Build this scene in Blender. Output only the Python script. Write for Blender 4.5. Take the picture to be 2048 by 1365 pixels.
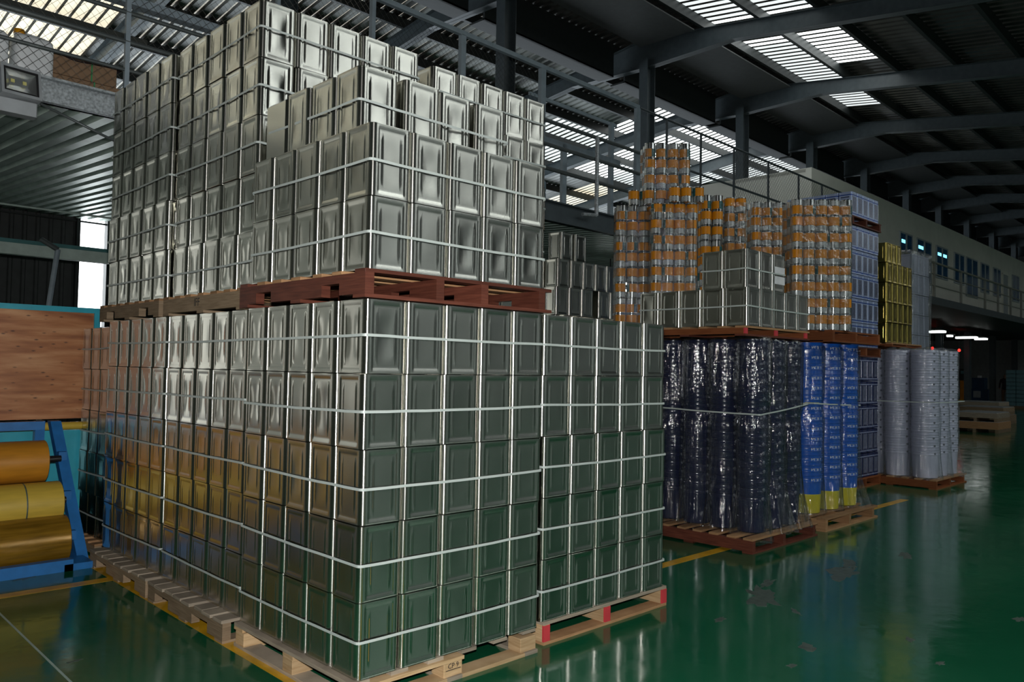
import bpy, math, random
from mathutils import Matrix, Vector, noise
random.seed(7)
scn = bpy.context.scene
for o in list(bpy.data.objects): bpy.data.objects.remove(o)
COL = scn.collection
# ------------------------------------------------------------------ camera
CAMP = Vector((-2.096, -3.129, 1.575)); YAW, PIT, ROL, FPX = 0.771812, 0.034138, 0.017259, 1602.36
d = Vector((math.cos(PIT)*math.sin(YAW), math.cos(PIT)*math.cos(YAW), math.sin(PIT)))
r = d.cross(Vector((0, 0, 1))).normalized(); u = r.cross(d)
r2 = math.cos(ROL)*r + math.sin(ROL)*u; u2 = -math.sin(ROL)*r + math.cos(ROL)*u
cam = bpy.data.objects.new('camera', bpy.data.cameras.new('camera')); COL.objects.link(cam)
cam.matrix_world = Matrix(((r2.x, u2.x, -d.x, CAMP.x), (r2.y, u2.y, -d.y, CAMP.y), (r2.z, u2.z, -d.z, CAMP.z), (0, 0, 0, 1)))
cam.data.sensor_width = 36; cam.data.lens = 36*FPX/2048; cam.data.clip_start = .05; cam.data.clip_end = 300
scn.camera = cam
# ------------------------------------------------------------------ light
TH = math.radians(1.6)                       # the building stands 1.6 degrees off the pallet rows
scn.view_settings.view_transform = 'Standard'; scn.view_settings.look = 'None'
scn.view_settings.gamma = 1; scn.view_settings.use_curve_mapping = False
scn.view_settings.exposure = 0.0
w = bpy.data.worlds.new('sky'); scn.world = w; w.use_nodes = True
bg = w.node_tree.nodes['Background']; bg.inputs[0].default_value = (.82, .92, 1, 1); bg.inputs[1].default_value = 2.2
fl = bpy.data.lights.new('camera_flash', 'SPOT'); fl.energy = 720; fl.spot_size = math.radians(125); fl.spot_blend = .6
fl.shadow_soft_size = .035; fl.color = (1, .985, .97)
flo = bpy.data.objects.new('camera_flash', fl); COL.objects.link(flo)
fm = cam.matrix_world.copy(); fm.translation = CAMP + u2*.16 + d*.02; flo.matrix_world = fm
cy = scn.cycles; cy.max_bounces = 8; cy.diffuse_bounces = 3; cy.glossy_bounces = 5; cy.transparent_max_bounces = 10; cy.caustics_reflective = False; cy.caustics_refractive = False
SKYLIGHT = 3.2                                # emission of a clean translucent roof sheet
# ------------------------------------------------------------------ materials
M = {}
def newmat(name):
    m = bpy.data.materials.new(name); m.use_nodes = True; M[name] = m
    return m, m.node_tree.nodes, m.node_tree.links, m.node_tree.nodes['Principled BSDF']
def noise_node(n, l, scale, detail=3, co='Object', vec=None, stretch=None):
    t = n.new('ShaderNodeTexNoise'); t.inputs['Scale'].default_value = scale; t.inputs['Detail'].default_value = detail
    tc = n.new('ShaderNodeTexCoord'); src = tc.outputs[co]
    if stretch:
        mp = n.new('ShaderNodeMapping'); mp.inputs['Scale'].default_value = stretch; l.new(src, mp.inputs[0]); src = mp.outputs[0]
    l.new(src, t.inputs['Vector']); return t
def ramp(n, l, fac, stops):
    rp = n.new('ShaderNodeValToRGB'); e = rp.color_ramp.elements
    while len(e) < len(stops): e.new(.5)
    for k, (p, c) in enumerate(stops):
        e[k].position = p; e[k].color = (*c, 1) if len(c) == 3 else c
    l.new(fac, rp.inputs[0]); return rp
def mat(name, col, rough=.5, metal=0., var=.12, scale=8, bump=0., coat=0., stretch=None, spec=.5, co='Object'):
    m, n, l, b = newmat(name)
    b.inputs['Roughness'].default_value = rough; b.inputs['Metallic'].default_value = metal
    b.inputs['Specular IOR Level'].default_value = spec; b.inputs['Coat Weight'].default_value = coat
    t = noise_node(n, l, scale, 4, co, stretch=stretch)
    lo = tuple(c*(1-var) for c in col); hi = tuple(min(1, c*(1+var)) for c in col)
    rp = ramp(n, l, t.outputs['Fac'], [(.3, lo), (.7, hi)]); l.new(rp.outputs[0], b.inputs['Base Color'])
    if bump:
        bp = n.new('ShaderNodeBump'); bp.inputs['Strength'].default_value = bump; bp.inputs['Distance'].default_value = .01
        l.new(t.outputs['Fac'], bp.inputs['Height']); l.new(bp.outputs[0], b.inputs['Normal'])
    return m
def emis(name, col, s):
    m, n, l, b = newmat(name); b.inputs['Base Color'].default_value = (*[min(c, .8) for c in col], 1); b.inputs['Roughness'].default_value = .6
    b.inputs['Emission Color'].default_value = (*col, 1); b.inputs['Emission Strength'].default_value = s; return m
def woodmat(name, a, c, rough=.75, grain=(2, 2, 30), spec=.25):
    m, n, l, b = newmat(name); b.inputs['Roughness'].default_value = rough; b.inputs['Specular IOR Level'].default_value = spec
    t = noise_node(n, l, 3, 6, 'Object', stretch=grain); rp = ramp(n, l, t.outputs['Fac'], [(.25, a), (.75, c)])
    oi = n.new('ShaderNodeObjectInfo'); mx = n.new('ShaderNodeHueSaturation')
    mr = n.new('ShaderNodeMapRange'); mr.inputs['To Min'].default_value = .7; mr.inputs['To Max'].default_value = 1.2
    l.new(oi.outputs['Random'], mr.inputs[0]); l.new(mr.outputs[0], mx.inputs['Value']); l.new(rp.outputs[0], mx.inputs['Color'])
    l.new(mx.outputs[0], b.inputs['Base Color'])
    bp = n.new('ShaderNodeBump'); bp.inputs['Strength'].default_value = .35; bp.inputs['Distance'].default_value = .004
    l.new(t.outputs['Fac'], bp.inputs['Height']); l.new(bp.outputs[0], b.inputs['Normal']); return m
def tinmat(name, col, rough):
    m, n, l, b = newmat(name); b.inputs['Metallic'].default_value = 1
    oi = n.new('ShaderNodeObjectInfo'); mr = n.new('ShaderNodeMapRange'); mr.inputs['To Min'].default_value = rough*.85; mr.inputs['To Max'].default_value = rough*1.2
    l.new(oi.outputs['Random'], mr.inputs[0]); l.new(mr.outputs[0], b.inputs['Roughness'])
    b.inputs['Anisotropic'].default_value = .75; b.inputs['Anisotropic Rotation'].default_value = .25      # rolling grain runs round the sheet
    tg = n.new('ShaderNodeTangent'); tg.direction_type = 'RADIAL'; tg.axis = 'Z'; l.new(tg.outputs[0], b.inputs['Tangent'])
    t = noise_node(n, l, 5, 3, 'Object'); rp = ramp(n, l, t.outputs['Fac'], [(.3, tuple(c*.93 for c in col)), (.7, col)])
    l.new(rp.outputs[0], b.inputs['Base Color']); return m
tinmat('tinplate', (.69, .685, .625), .215); tinmat('gold_tinplate', (.62, .49, .13), .24); tinmat('can_metal', (.7, .72, .72), .18)
mat('strap', (.5, .56, .53), .4, var=.05)
woodmat('pine', (.42, .27, .13), (.66, .47, .27)); woodmat('pine_grey', (.25, .21, .16), (.44, .37, .28))
woodmat('wood_old', (.2, .14, .085), (.34, .25, .16)); woodmat('wood_red', (.075, .022, .014), (.16, .05, .03), .5)
woodmat('wood_orange', (.17, .05, .015), (.26, .085, .03), .6); woodmat('wood_tan', (.28, .15, .07), (.45, .26, .13))
mat('red_paint', (.6, .05, .06), .6); mat('ink', (.04, .035, .03), .7); mat('ink_faded', (.16, .12, .085), .8)
mat('steel_grey', (.07, .09, .1), .45, .0, bump=.05); mat('steel_dark', (.03, .036, .036), .5); mat('galv', (.42, .46, .48), .45, .4, var=.4, scale=45)
mat('rail_tan', (.3, .3, .26), .5); mat('pipe_grey', (.12, .14, .14), .4, .3); mat('blue_grey_paint', (.3, .37, .42), .5); mat('beam_green', (.5, .62, .56), .6); mat('teal_dark', (.06, .2, .2), .5)
mat('roof_metal', (.15, .15, .14), .35, .7, var=.3, scale=1.5); mat('deck_metal', (.36, .46, .41), .4, .35, var=.2, scale=3)
mat('sheet_wall', (.06, .065, .065), .6); mat('white_wall', (.8, .8, .72), .7, var=.05, scale=2); mat('hall_wall', (.62, .62, .58), .8, var=.1, scale=1)
mat('teal_paint', (.035, .4, .52), .35, var=.1); mat('rack_blue', (.025, .17, .46), .35, var=.12, scale=14)
mat('roll_orange', (.55, .23, .02), .38, var=.12, scale=5, stretch=(1, 6, 6)); mat('roll_yellow', (.62, .43, .06), .42, var=.1, scale=5, stretch=(1, 6, 6))
mat('roll_gold', (.28, .15, .015), .25, .25, var=.3, scale=4, stretch=(1, 10, 10)); mat('core_card', (.3, .25, .2), .8); mat('yellow_pipe', (.65, .45, .06), .4)
mat('line_yellow', (.62, .34, .015), .3, var=.25, scale=6); mat('line_white', (.35, .45, .4), .5); mat('worn', (.075, .105, .085), .45, var=.35, scale=20)
mat('pail_black', (.009, .013, .045), .2, var=.2); mat('pail_blue', (.005, .1, .5), .3, var=.08); mat('pail_yellow', (.6, .52, .02), .35, var=.08); mat('pail_grey', (.52, .53, .68), .3, var=.06)
mat('print_grey', (.16, .18, .27), .25, .4, var=.3, scale=20); mat('print_white', (.85, .87, .9), .5); mat('ear_plastic', (.12, .13, .17), .25)
mat('label_orange', (.62, .23, .006), .32, var=.1); mat('label_teal', (.02, .1, .1), .35, var=.5, scale=40); mat('label_silver', (.5, .53, .53), .3, .6, var=.3, scale=60)
mat('jerry_white', (.82, .86, .87), .4, var=.04); mat('cap_orange', (.75, .33, .01), .4); mat('cardboard', (.3, .19, .11), .85, var=.12); mat('strap_green', (.03, .3, .1), .4)
mat('black_plastic', (.012, .012, .013), .4); mat('lamp_grey', (.45, .48, .5), .4, .3); mat('reflector', (.75, .78, .78), .25, .9); mat('led_chip', (.75, .7, .25), .5)
mat('blue_glass', (.03, .12, .27), .12, coat=.5); mat('window_frame', (.4, .45, .47), .4); mat('paper', (.75, .76, .78), .7)
mat('machine_blue', (.02, .07, .16), .4); mat('machine_orange', (.6, .22, .01), .4); mat('wire', (.2, .19, .17), .5, .5); mat('net_dark', (.03, .035, .03), .8)
mat('crate_teal', (.12, .26, .3), .5); mat('dark_cloth', (.05, .04, .05), .9); mat('skin', (.4, .24, .17), .6); mat('grey_slab', (.3, .32, .32), .7); mat('bottle_blue', (.2, .3, .36), .3)
emis('tube_light', (.95, 1, .97), 3.5); emis('red_lamp', (1, .03, .02), 3); emis('cyan_glint', (.2, .75, 1), 2.2); emis('window_sky', (.93, .97, 1), 5)
emis('sky_bright', (.95, 1, .99), SKYLIGHT); emis('sky_mid', (.93, 1, 1), SKYLIGHT*.3); emis('sky_dim', (1, .97, .9), SKYLIGHT*.1); emis('sky_warm', (1, .88, .66), SKYLIGHT*.3); emis('rib_glint', (1, .93, .8), SKYLIGHT*.13); emis('aisle_glow', (.9, 1, 1), .05); emis('wall_glow', (.96, 1, .9), .15); emis('wall_glow_bright', (1, 1, .93), .9)
def floor_material():
    m, n, l, b = newmat('floor_green')
    t = noise_node(n, l, .55, 5, 'Object'); rp = ramp(n, l, t.outputs['Fac'], [(.3, (.005, .085, .036)), (.7, (.01, .125, .055))])
    l.new(rp.outputs[0], b.inputs['Base Color'])
    t2 = noise_node(n, l, 3.5, 6, 'Object'); rr = ramp(n, l, t2.outputs['Fac'], [(.3, (.07,)*3), (.75, (.2,)*3)]); l.new(rr.outputs[0], b.inputs['Roughness'])
    b.inputs['Specular IOR Level'].default_value = .55
    t3 = noise_node(n, l, 9, 2, 'Object'); bp = n.new('ShaderNodeBump'); bp.inputs['Strength'].default_value = .05; bp.inputs['Distance'].default_value = .02
    l.new(t3.outputs['Fac'], bp.inputs['Height']); l.new(bp.outputs[0], b.inputs['Normal'])
floor_material()
def plywood_material():
    m, n, l, b = newmat('plywood'); b.inputs['Roughness'].default_value = .45
    t = noise_node(n, l, 1.6, 6, 'Object', stretch=(1.2, 1, 9)); rp = ramp(n, l, t.outputs['Fac'], [(.3, (.24, .07, .022)), (.5, (.46, .18, .065)), (.7, (.66, .34, .16))])
    v = n.new('ShaderNodeTexVoronoi'); v.inputs['Scale'].default_value = 9; tc = n.new('ShaderNodeTexCoord'); mp = n.new('ShaderNodeMapping')
    mp.inputs['Scale'].default_value = (1, 1, 2.6); l.new(tc.outputs['Object'], mp.inputs[0]); l.new(mp.outputs[0], v.inputs['Vector'])
    k = ramp(n, l, v.outputs['Distance'], [(.06, (.04, .015, .01)), (.2, (1, 1, 1))])
    mx = n.new('ShaderNodeMixRGB'); mx.blend_type = 'MULTIPLY'; mx.inputs[0].default_value = .8
    l.new(rp.outputs[0], mx.inputs[1]); l.new(k.outputs[0], mx.inputs[2]); l.new(mx.outputs[0], b.inputs['Base Color'])
plywood_material()
def film_material(name, base, gain, scale, stretch, haze=.05):
    m = bpy.data.materials.new(name); m.use_nodes = True; M[name] = m; n = m.node_tree.nodes; l = m.node_tree.links; n.clear()
    out = n.new('ShaderNodeOutputMaterial'); tr = n.new('ShaderNodeBsdfTransparent'); gl = n.new('ShaderNodeBsdfGlossy'); df = n.new('ShaderNodeBsdfDiffuse')
    gl.inputs['Roughness'].default_value = .085; df.inputs[0].default_value = (.75, .8, .82, 1); tr.inputs[0].default_value = (.93, .95, .95, 1)
    t = noise_node(n, l, scale, 5, 'Object', stretch=stretch); bp = n.new('ShaderNodeBump'); bp.inputs['Strength'].default_value = 1; bp.inputs['Distance'].default_value = .03
    l.new(t.outputs['Fac'], bp.inputs['Height']); l.new(bp.outputs[0], gl.inputs['Normal'])
    lw = n.new('ShaderNodeLayerWeight'); lw.inputs[0].default_value = .35; l.new(bp.outputs[0], lw.inputs['Normal'])
    mr = n.new('ShaderNodeMapRange'); mr.inputs['To Min'].default_value = base; mr.inputs['To Max'].default_value = gain; l.new(lw.outputs['Facing'], mr.inputs[0])
    m1 = n.new('ShaderNodeMixShader'); m1.inputs[0].default_value = haze; l.new(tr.outputs[0], m1.inputs[1]); l.new(df.outputs[0], m1.inputs[2])
    m2 = n.new('ShaderNodeMixShader'); l.new(mr.outputs[0], m2.inputs[0]); l.new(m1.outputs[0], m2.inputs[1]); l.new(gl.outputs[0], m2.inputs[2]); l.new(m2.outputs[0], out.inputs[0])
film_material('film', .055, .42, 6, (2.2, 2.2, .55), .012); film_material('film_grey', .05, .35, 7, (2.2, 2.2, .5), .06); film_material('film_tight', .09, .5, 14, (1, 1, 1), .02)
def printed_tin(name, light, dark, rough, H):
    # printed square tin: pale litho panels with two dark rings at the top and one at the foot
    m, n, l, b = newmat(name); b.inputs['Roughness'].default_value = rough; b.inputs['Metallic'].default_value = .35
    tc = n.new('ShaderNodeTexCoord'); sp = n.new('ShaderNodeSeparateXYZ'); l.new(tc.outputs['Object'], sp.inputs[0])
    dv = n.new('ShaderNodeMath'); dv.operation = 'DIVIDE'; dv.inputs[1].default_value = H; l.new(sp.outputs[2], dv.inputs[0])
    rp = ramp(n, l, dv.outputs[0], [(0, light), (.07, dark), (.12, light), (.86, dark), (.91, light)]); rp.color_ramp.interpolation = 'CONSTANT'
    l.new(rp.outputs[0], b.inputs['Base Color'])
printed_tin('tin_lightblue', (.38, .46, .68), (.03, .08, .34), .3, .325); printed_tin('tin_navy', (.02, .03, .1), (.3, .34, .5), .2, .325); printed_tin('tin_lavender', (.4, .43, .55), (.3, .33, .45), .3, .325)
# ------------------------------------------------------------------ mesh helpers
class MB:
    def __init__(s): s.v = []; s.f = []; s.m = []; s.k = 0
    def add(s, vs, fs, T=None):
        b = len(s.v); s.v += [tuple(T @ Vector(p)) for p in vs] if T else [tuple(p) for p in vs]
        s.f += [tuple(b+i for i in f) for f in fs]; s.m += [s.k]*len(fs); return s
    def box(s, a, b, T=None):
        x0, y0, z0 = a; x1, y1, z1 = b
        return s.add([(x0,y0,z0),(x1,y0,z0),(x1,y1,z0),(x0,y1,z0),(x0,y0,z1),(x1,y0,z1),(x1,y1,z1),(x0,y1,z1)],
                     [(0,3,2,1),(4,5,6,7),(0,1,5,4),(1,2,6,5),(2,3,7,6),(3,0,4,7)], T)
    def cham(s, a, b, c=.004):
        # box with chamfered vertical and top edges
        x0, y0, z0 = a; x1, y1, z1 = b
        def ring(i, z): return [(x0+i, y0, z), (x1-i, y0, z), (x1, y0+i, z), (x1, y1-i, z), (x1-i, y1, z), (x0+i, y1, z), (x0, y1-i, z), (x0, y0+i, z)]
        V = ring(c, z0)+ring(c, z1-c); x0 += c; x1 -= c; y0 += c; y1 -= c; V += ring(c, z1)
        F = [tuple(range(7, -1, -1)), tuple(range(16, 24))]
        for k in (0, 8):
            for i in range(8): j = (i+1) % 8; F.append((k+i, k+j, k+8+j, k+8+i))
        return s.add(V, F)
    def prism(s, poly, ax, a, b, T=None):
        n = len(poly)
        def P(p, t): return (t, p[0], p[1]) if ax == 0 else ((p[0], t, p[1]) if ax == 1 else (p[0], p[1], t))
        V = [P(p, a) for p in poly]+[P(p, b) for p in poly]
        F = [tuple(range(n-1, -1, -1)), tuple(range(n, 2*n))]+[(i, (i+1) % n, n+(i+1) % n, n+i) for i in range(n)]
        return s.add(V, F, T)
    def tube(s, p0, p1, r, n=8, r1=None):
        p0 = Vector(p0); p1 = Vector(p1); a = (p1-p0).normalized(); e = a.orthogonal().normalized(); g = a.cross(e); r1 = r if r1 is None else r1
        V = [p0+(e*math.cos(t)+g*math.sin(t))*r for t in [2*math.pi*i/n for i in range(n)]]+[p1+(e*math.cos(t)+g*math.sin(t))*r1 for t in [2*math.pi*i/n for i in range(n)]]
        return s.add(V, [tuple(range(n-1, -1, -1)), tuple(range(n, 2*n))]+[(i, (i+1) % n, n+(i+1) % n, n+i) for i in range(n)])
    def lathe(s, prof, n=24, T=None, cap=(True, True)):
        V = []; F = []
        for (rr, z) in prof: V += [(rr*math.cos(2*math.pi*i/n), rr*math.sin(2*math.pi*i/n), z) for i in range(n)]
        for k in range(len(prof)-1):
            for i in range(n): j = (i+1) % n; F.append((k*n+i, k*n+j, k*n+n+j, k*n+n+i))
        if cap[0]: F.append(tuple(range(n-1, -1, -1)))
        if cap[1]: F.append(tuple(range(len(V)-n, len(V))))
        return s.add(V, F, T)
    def mesh(s, name, mats, smooth=False, angle=None):
        me = bpy.data.meshes.new(name); me.from_pydata(s.v, [], s.f)
        for x in ([mats] if isinstance(mats, str) else mats): me.materials.append(M[x])
        me.polygons.foreach_set('material_index', s.m)
        if smooth: me.polygons.foreach_set('use_smooth', [True]*len(s.f))
        me.update()
        if angle is not None: me.set_sharp_from_angle(angle=math.radians(angle))
        return me
def ob(name, me, parent=None, loc=None, rot=None, building=False):
    o = bpy.data.objects.new(name, me); COL.objects.link(o)
    if parent is not None: o.parent = parent
    if loc is not None: o.location = loc
    if rot is not None: o.rotation_euler = rot
    if building:
        l = o.location.copy(); o.location = Matrix.Rotation(TH, 4, 'Z') @ l; o.rotation_euler[2] += TH
    return o
def tag(o, label, cat, group=None, kind=None):
    o['label'] = label; o['category'] = cat
    if group: o['group'] = group
    if kind: o['kind'] = kind
    return o
def struct(o, label=None):
    o['kind'] = 'structure'
    if label: o['label'] = label
    return o
def thing(name, label, cat, loc=(0, 0, 0), rotz=0, group=None, building=False):
    return tag(ob(name, None, None, loc, (0, 0, rotz), building), label, cat, group)
def part(name, mb, m, parent, smooth=False, angle=None, loc=None, rot=None):
    return ob(name, mb.mesh(name, m, smooth, angle), parent, loc, rot)
def textmesh(txt, size, m, ext=.0006):
    c = bpy.data.curves.new('lettering', 'FONT'); c.body = txt; c.size = size; c.extrude = ext; c.align_x = 'CENTER'; c.align_y = 'CENTER'; c.resolution_u = 2
    o = bpy.data.objects.new('lettering', c); COL.objects.link(o); dg = bpy.context.evaluated_depsgraph_get()
    me = bpy.data.meshes.new_from_object(o.evaluated_get(dg)); bpy.data.objects.remove(o); me.materials.clear(); me.materials.append(M[m]); me.name = 'lettering'; return me
ORD = ['first', 'second', 'third', 'fourth', 'fifth', 'sixth', 'seventh', 'eighth', 'ninth', 'tenth', 'eleventh', 'twelfth', 'thirteenth', 'fourteenth', 'fifteenth', 'sixteenth', 'seventeenth', 'eighteenth', 'nineteenth', 'twentieth', 'twenty-first', 'twenty-second']
# ------------------------------------------------------------------ the hall (building frame)
HX0, HX1, HY0, HY1, RIDGE, ZR, SL = -14., 60., -24., 21., 8.0, 9.85, .13
def zroof(y): return ZR-SL*abs(y-RIDGE)
fm_ = MB().box((HX0, HY0, -.12), (HX1, HY1, 0)); floor = struct(ob('floor', fm_.mesh('floor', 'floor_green'), None, (0, 0, 0), None, True), 'glossy green epoxy floor with worn patches')
def wall(name, a, b, m='hall_wall', label=None): return struct(ob(name, MB().box(a, b).mesh(name, m), None, (0, 0, 0), None, True), label)
wall('wall_under_room', (50, 5.2, 0), (50.2, 13.3, 3.66), 'grey_slab', 'pale partition under the upper room')
wall('wall_far', (HX1, HY0, 0), (HX1+.2, HY1, 11), 'hall_wall', 'pale end wall at the far end of the hall')
wall('wall_near', (HX0-.2, HY0, 0), (HX0, HY1, 11)); wa = wall('wall_aisle', (HX0, HY0-.2, 0), (HX1, HY0, 1.2))
for k in range(37): part('glow_sheet', MB().box((HX0+2*k+.02, HY0-.1, 1.2), (HX0+2*k+1.98, HY0-.08, 6.2)), 'aisle_glow', wa)  # unseen glowing band added on the aisle wall for the tins to reflect
bk = struct(ob('wall_outer', None, None, (0, 0, 0), None, True), 'dark corrugated outer wall behind the mezzanine')
def corrug(x0, x1, z0, z1, y, pitch=.2, dep=.035):
    mb = MB(); n = max(1, int((x1-x0)/pitch)); p = (x1-x0)/n; pts = []
    for i in range(n): a = x0+i*p; pts += [(a, y), (a+p*.6, y), (a+p*.7, y-dep), (a+p*.9, y-dep)]
    pts.append((x1, y)); V = [(a, b, z0) for a, b in pts]+[(a, b, z1) for a, b in pts]; k = len(pts)
    mb.add(V, [(i, i+1, k+i+1, k+i) for i in range(k-1)]); return mb
for k, (x0, x1, z0, z1) in enumerate([(-14, -1.6, 0, .5), (-1.6, 1.2, 0, 6.2), (1.2, 2.9, 0, 6.2), (2.9, 3.38, 0, 1.2), (3.38, 9, 0, 6.2), (9, 20, 0, 6.2), (20, 40, 0, 6.2), (40, 60, 0, 6.2)]):
    part('wall_or_glow_sheet', corrug(x0, x1, z0, z1, 13.4), 'sheet_wall', bk)
for k in range(8):   # unseen glowing sheets added left of the opening for tins to reflect, two brighter
    x = -14+k*1.55; part('wall_or_glow_sheet', corrug(x, x+1.53, .5, 6.2, 13.4), 'wall_glow_bright' if k in (3, 6) else 'wall_glow', bk)
for z in (2.2, 3.55, 4.2): part('wall_rail', MB().box((-14, 13.3, z), (20, 13.36, z+.03)), 'steel_dark', bk)
# roof: corrugated sheets on purlins and rafters, with translucent sheets let in
roof = struct(ob('roof', None, None, (0, 0, 0), None, True), 'corrugated metal roof with translucent sheets on purlins')
SHW = 2.0
def sheet_mesh(ya, yb, mats):
    mb = MB(); p = .25; n = int(SHW/p)
    for i in range(n):
        a = i*p; pts = [(a, 0, 0), (a+.15, 0, 0), (a+.18, .05, 1), (a+.22, .05, 1), (a+.25, 0, 1)]
        for q in range(4):
            (xa, ha, _), (xb, hb, mm) = pts[q], pts[q+1]; mb.k = (0, 1, 2, 1)[q]  # on lit sheets, rib shading is painted in by darker rib materials
            mb.add([(xa, ya, zroof(ya)+ha), (xb, ya, zroof(ya)+hb), (xb, yb, zroof(yb)+hb), (xa, yb, zroof(yb)+ha)], [(0, 1, 2, 3)])
    return mb.mesh('roof_sheet', mats)
SEGS = [(8, 6.45), (6.45, 5.1), (5.1, 3.8), (3.8, -3), (-3, -12), (-12, -24), (8, 10.1), (10.1, 12.4), (12.4, 15.5), (15.5, 21)]
SM = {}
def sheet_kind(x, s):
    h = noise.noise(Vector((x*3.1, s*7.7, 1.3)))
    if s in (1, 2):
        if 13.8 < x < 17.9: return 'b' if h > -.25 else 'm'
        if 9 < x < 13: return 'm'
        if 17.9 < x < 21: return 'm' if s == 1 else 'd'
        if 23 < x < 31: return 'd' if h > 0 else 'o'
        return 'o'
    if s == 6: return 'o'
    if s == 7: return 'b' if 17.5 < x < 22.5 else ('m' if 15 < x < 27 and h > -.1 else 'd' if x < 30 else 'o')
    if s == 8: return 'b' if 18 < x < 21.5 else 'm' if 15 < x < 25 and h > -.2 else ('w' if x < 3.5 else 'd' if x < 30 else 'o')
    if s == 9: return 'w' if (x < 2.5 or (x > 12 and h > .1)) else 'd'
    if s == 3: return 'o'
    if s == 4: return 'b' if 3.9 < x < 11.9 or (19.9 < x < 44 and int(x/2) % 3 == 0) else 'o'  # unseen lit sheets, added for highlights on the tins and far ambient light
    if s == 5: return 'm' if 5.9 < x < 13.9 else 'o'  # more unseen lit sheets, added for the tins to reflect
    return 'o'
KM = {'b': ['sky_bright', 'roof_metal', 'sky_mid'], 'm': ['sky_mid', 'roof_metal', 'sky_dim'], 'd': ['roof_metal', 'roof_metal', 'rib_glint'], 'w': ['sky_warm', 'roof_metal', 'sky_warm'], 'o': ['roof_metal']*3}  # reflected streaks on the metal 'd' sheets are painted as glowing rib tops
for i in range(int((HX1-HX0)/SHW)):
    x = HX0+i*SHW
    for s, (ya, yb) in enumerate(SEGS):
        k = sheet_kind(x, s)
        if (s, k) not in SM: SM[(s, k)] = sheet_mesh(ya, yb, KM[k])
        ob('roof_sheet', SM[(s, k)], roof, (x, 0, 0))
PUR = MB().box((HX0, -.04, -.24), (HX1, .04, -.01)).mesh('purlin', 'steel_dark')
for y in [6.45, 5.1, 3.8, 2.5, 1.2, -.1, -1.4, -2.7, -4.1, -5.6, -7.1, -9, -11, -13, -15, -17.5, -20, -22.5, 9.0, 10.1, 11.2, 12.4, 13.8, 15.5, 17.2, 19]:
    ob('purlin', PUR, roof, (0, y, zroof(y)))
CX = [-10.2, -5.45, -.7, 4.05, 8.89, 13.74, 18.43, 23.03, 27.6, 32.04, 36.2, 40.5, 45, 49.6, 54.2]
def rafter_mesh():
    mb = MB()
    for sgn, ye in ((-1, -24), (1, 21)):
        ys = [8, 8+sgn*2.3, ye]; dep = [.72, .36, .36]
        for (xa, xb, t0, t1) in ((-.012, .012, 0, 1), (-.1, .1, 0, .02), (-.1, .1, .98, 1)):
            for q in range(2):
                a, b = ys[q], ys[q+1]; za, zb = zroof(a)-.25, zroof(b)-.25; da, db = dep[q], dep[q+1]
                V = [(xx, yy, zz-dd*t) for yy, zz, dd in ((a, za, da), (b, zb, db)) for t in (t0, t1) for xx in (xa, xb)]
                mb.add(V, [(0, 1, 3, 2), (4, 6, 7, 5), (0, 4, 5, 1), (2, 3, 7, 6), (0, 2, 6, 4), (1, 5, 7, 3)])
    return mb.mesh('rafter', 'steel_grey')
RM = rafter_mesh()
SOF = MB().box((.12, 6.5, 9.28), (4.5, 7.95, 9.31)).mesh('ridge_panel', 'sheet_wall')
GUT = MB().box((.12, 8.75, 8.75), (4.5, 8.8, 9.45)).box((.12, 8.75, 8.75), (4.5, 9.2, 8.79)).mesh('gutter_box', 'steel_dark')
for x in CX:
    ob('rafter', RM, roof, (x, 0, 0)); ob('ridge_panel', SOF, roof, (x, 0, 0)); ob('gutter_box', GUT, roof, (x, 0, 0))
COLM = MB().box((-.16, -.12, 0), (-.145, .12, 9.05)).box((.145, -.12, 0), (.16, .12, 9.05)).box((-.145, -.01, 0), (.145, .01, 9.05)).mesh('column', 'steel_grey')
for i, x in enumerate(CX):
    struct(ob('column', COLM, None, (x, 8, 0), (0, 0, 0), True), 'grey steel column under the roof ridge')
# floor markings and worn patches (world frame -> floor is rotated by TH, so give children the inverse)
def on_floor(name, mb, m):
    o = part(name, mb, m, floor); o.rotation_euler = (0, 0, -TH); return o
on_floor('line_marking', MB().box((-.075, -6, 0), (.035, 5.2, .0012)), 'line_yellow')
on_floor('line_marking', MB().box((-5, 3.02, 0), (-.075, 3.13, .0012)), 'line_yellow')
on_floor('line_marking', MB().box((1.4, .64, 0), (8.6, .74, .0012)), 'line_yellow')
on_floor('line_marking', MB().box((-.853, -2, 0), (-.841, 4, .001)), 'line_white')
random.seed(3)
for (x, y, a, b, rz) in [(3.15, -.3, .34, .16, .5), (3.5, -.15, .2, .05, .2), (4.26, -.4, .3, .13, .2), (4.6, -.3, .22, .08, .4), (2.4, -.99, .1, .06, .3), (2.05, -1.07, .05, .03, 0), (2.99, -1.34, .06, .03, .4), (3.96, -1.68, .09, .04, .1), (2.47, -.38, .09, .04, .2), (3.0, -.62, .1, .03, .8), (2.7, -1.6, .05, .03, 0), (-1.2, 2.6, .08, .03, .3), (-.75, 1.5, .06, .02, .2), (-.5, 3.5, .15, .06, .4), (5.3, -.5, .2, .06, .3)]:
    n = 26; poly = []
    for i in range(n):
        t = 2*math.pi*i/n; k = .7+.6*noise.noise(Vector((math.cos(t)*1.8+x*5, math.sin(t)*1.8+y*5, 0)))+random.uniform(-.12, .12)
        px, py = a*k*math.cos(t), b*k*math.sin(t); poly.append((x+px*math.cos(rz)-py*math.sin(rz), y+px*math.sin(rz)+py*math.cos(rz)))
    on_floor('worn_patch', MB().prism(poly, 2, 0, .0008), 'worn')
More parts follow.
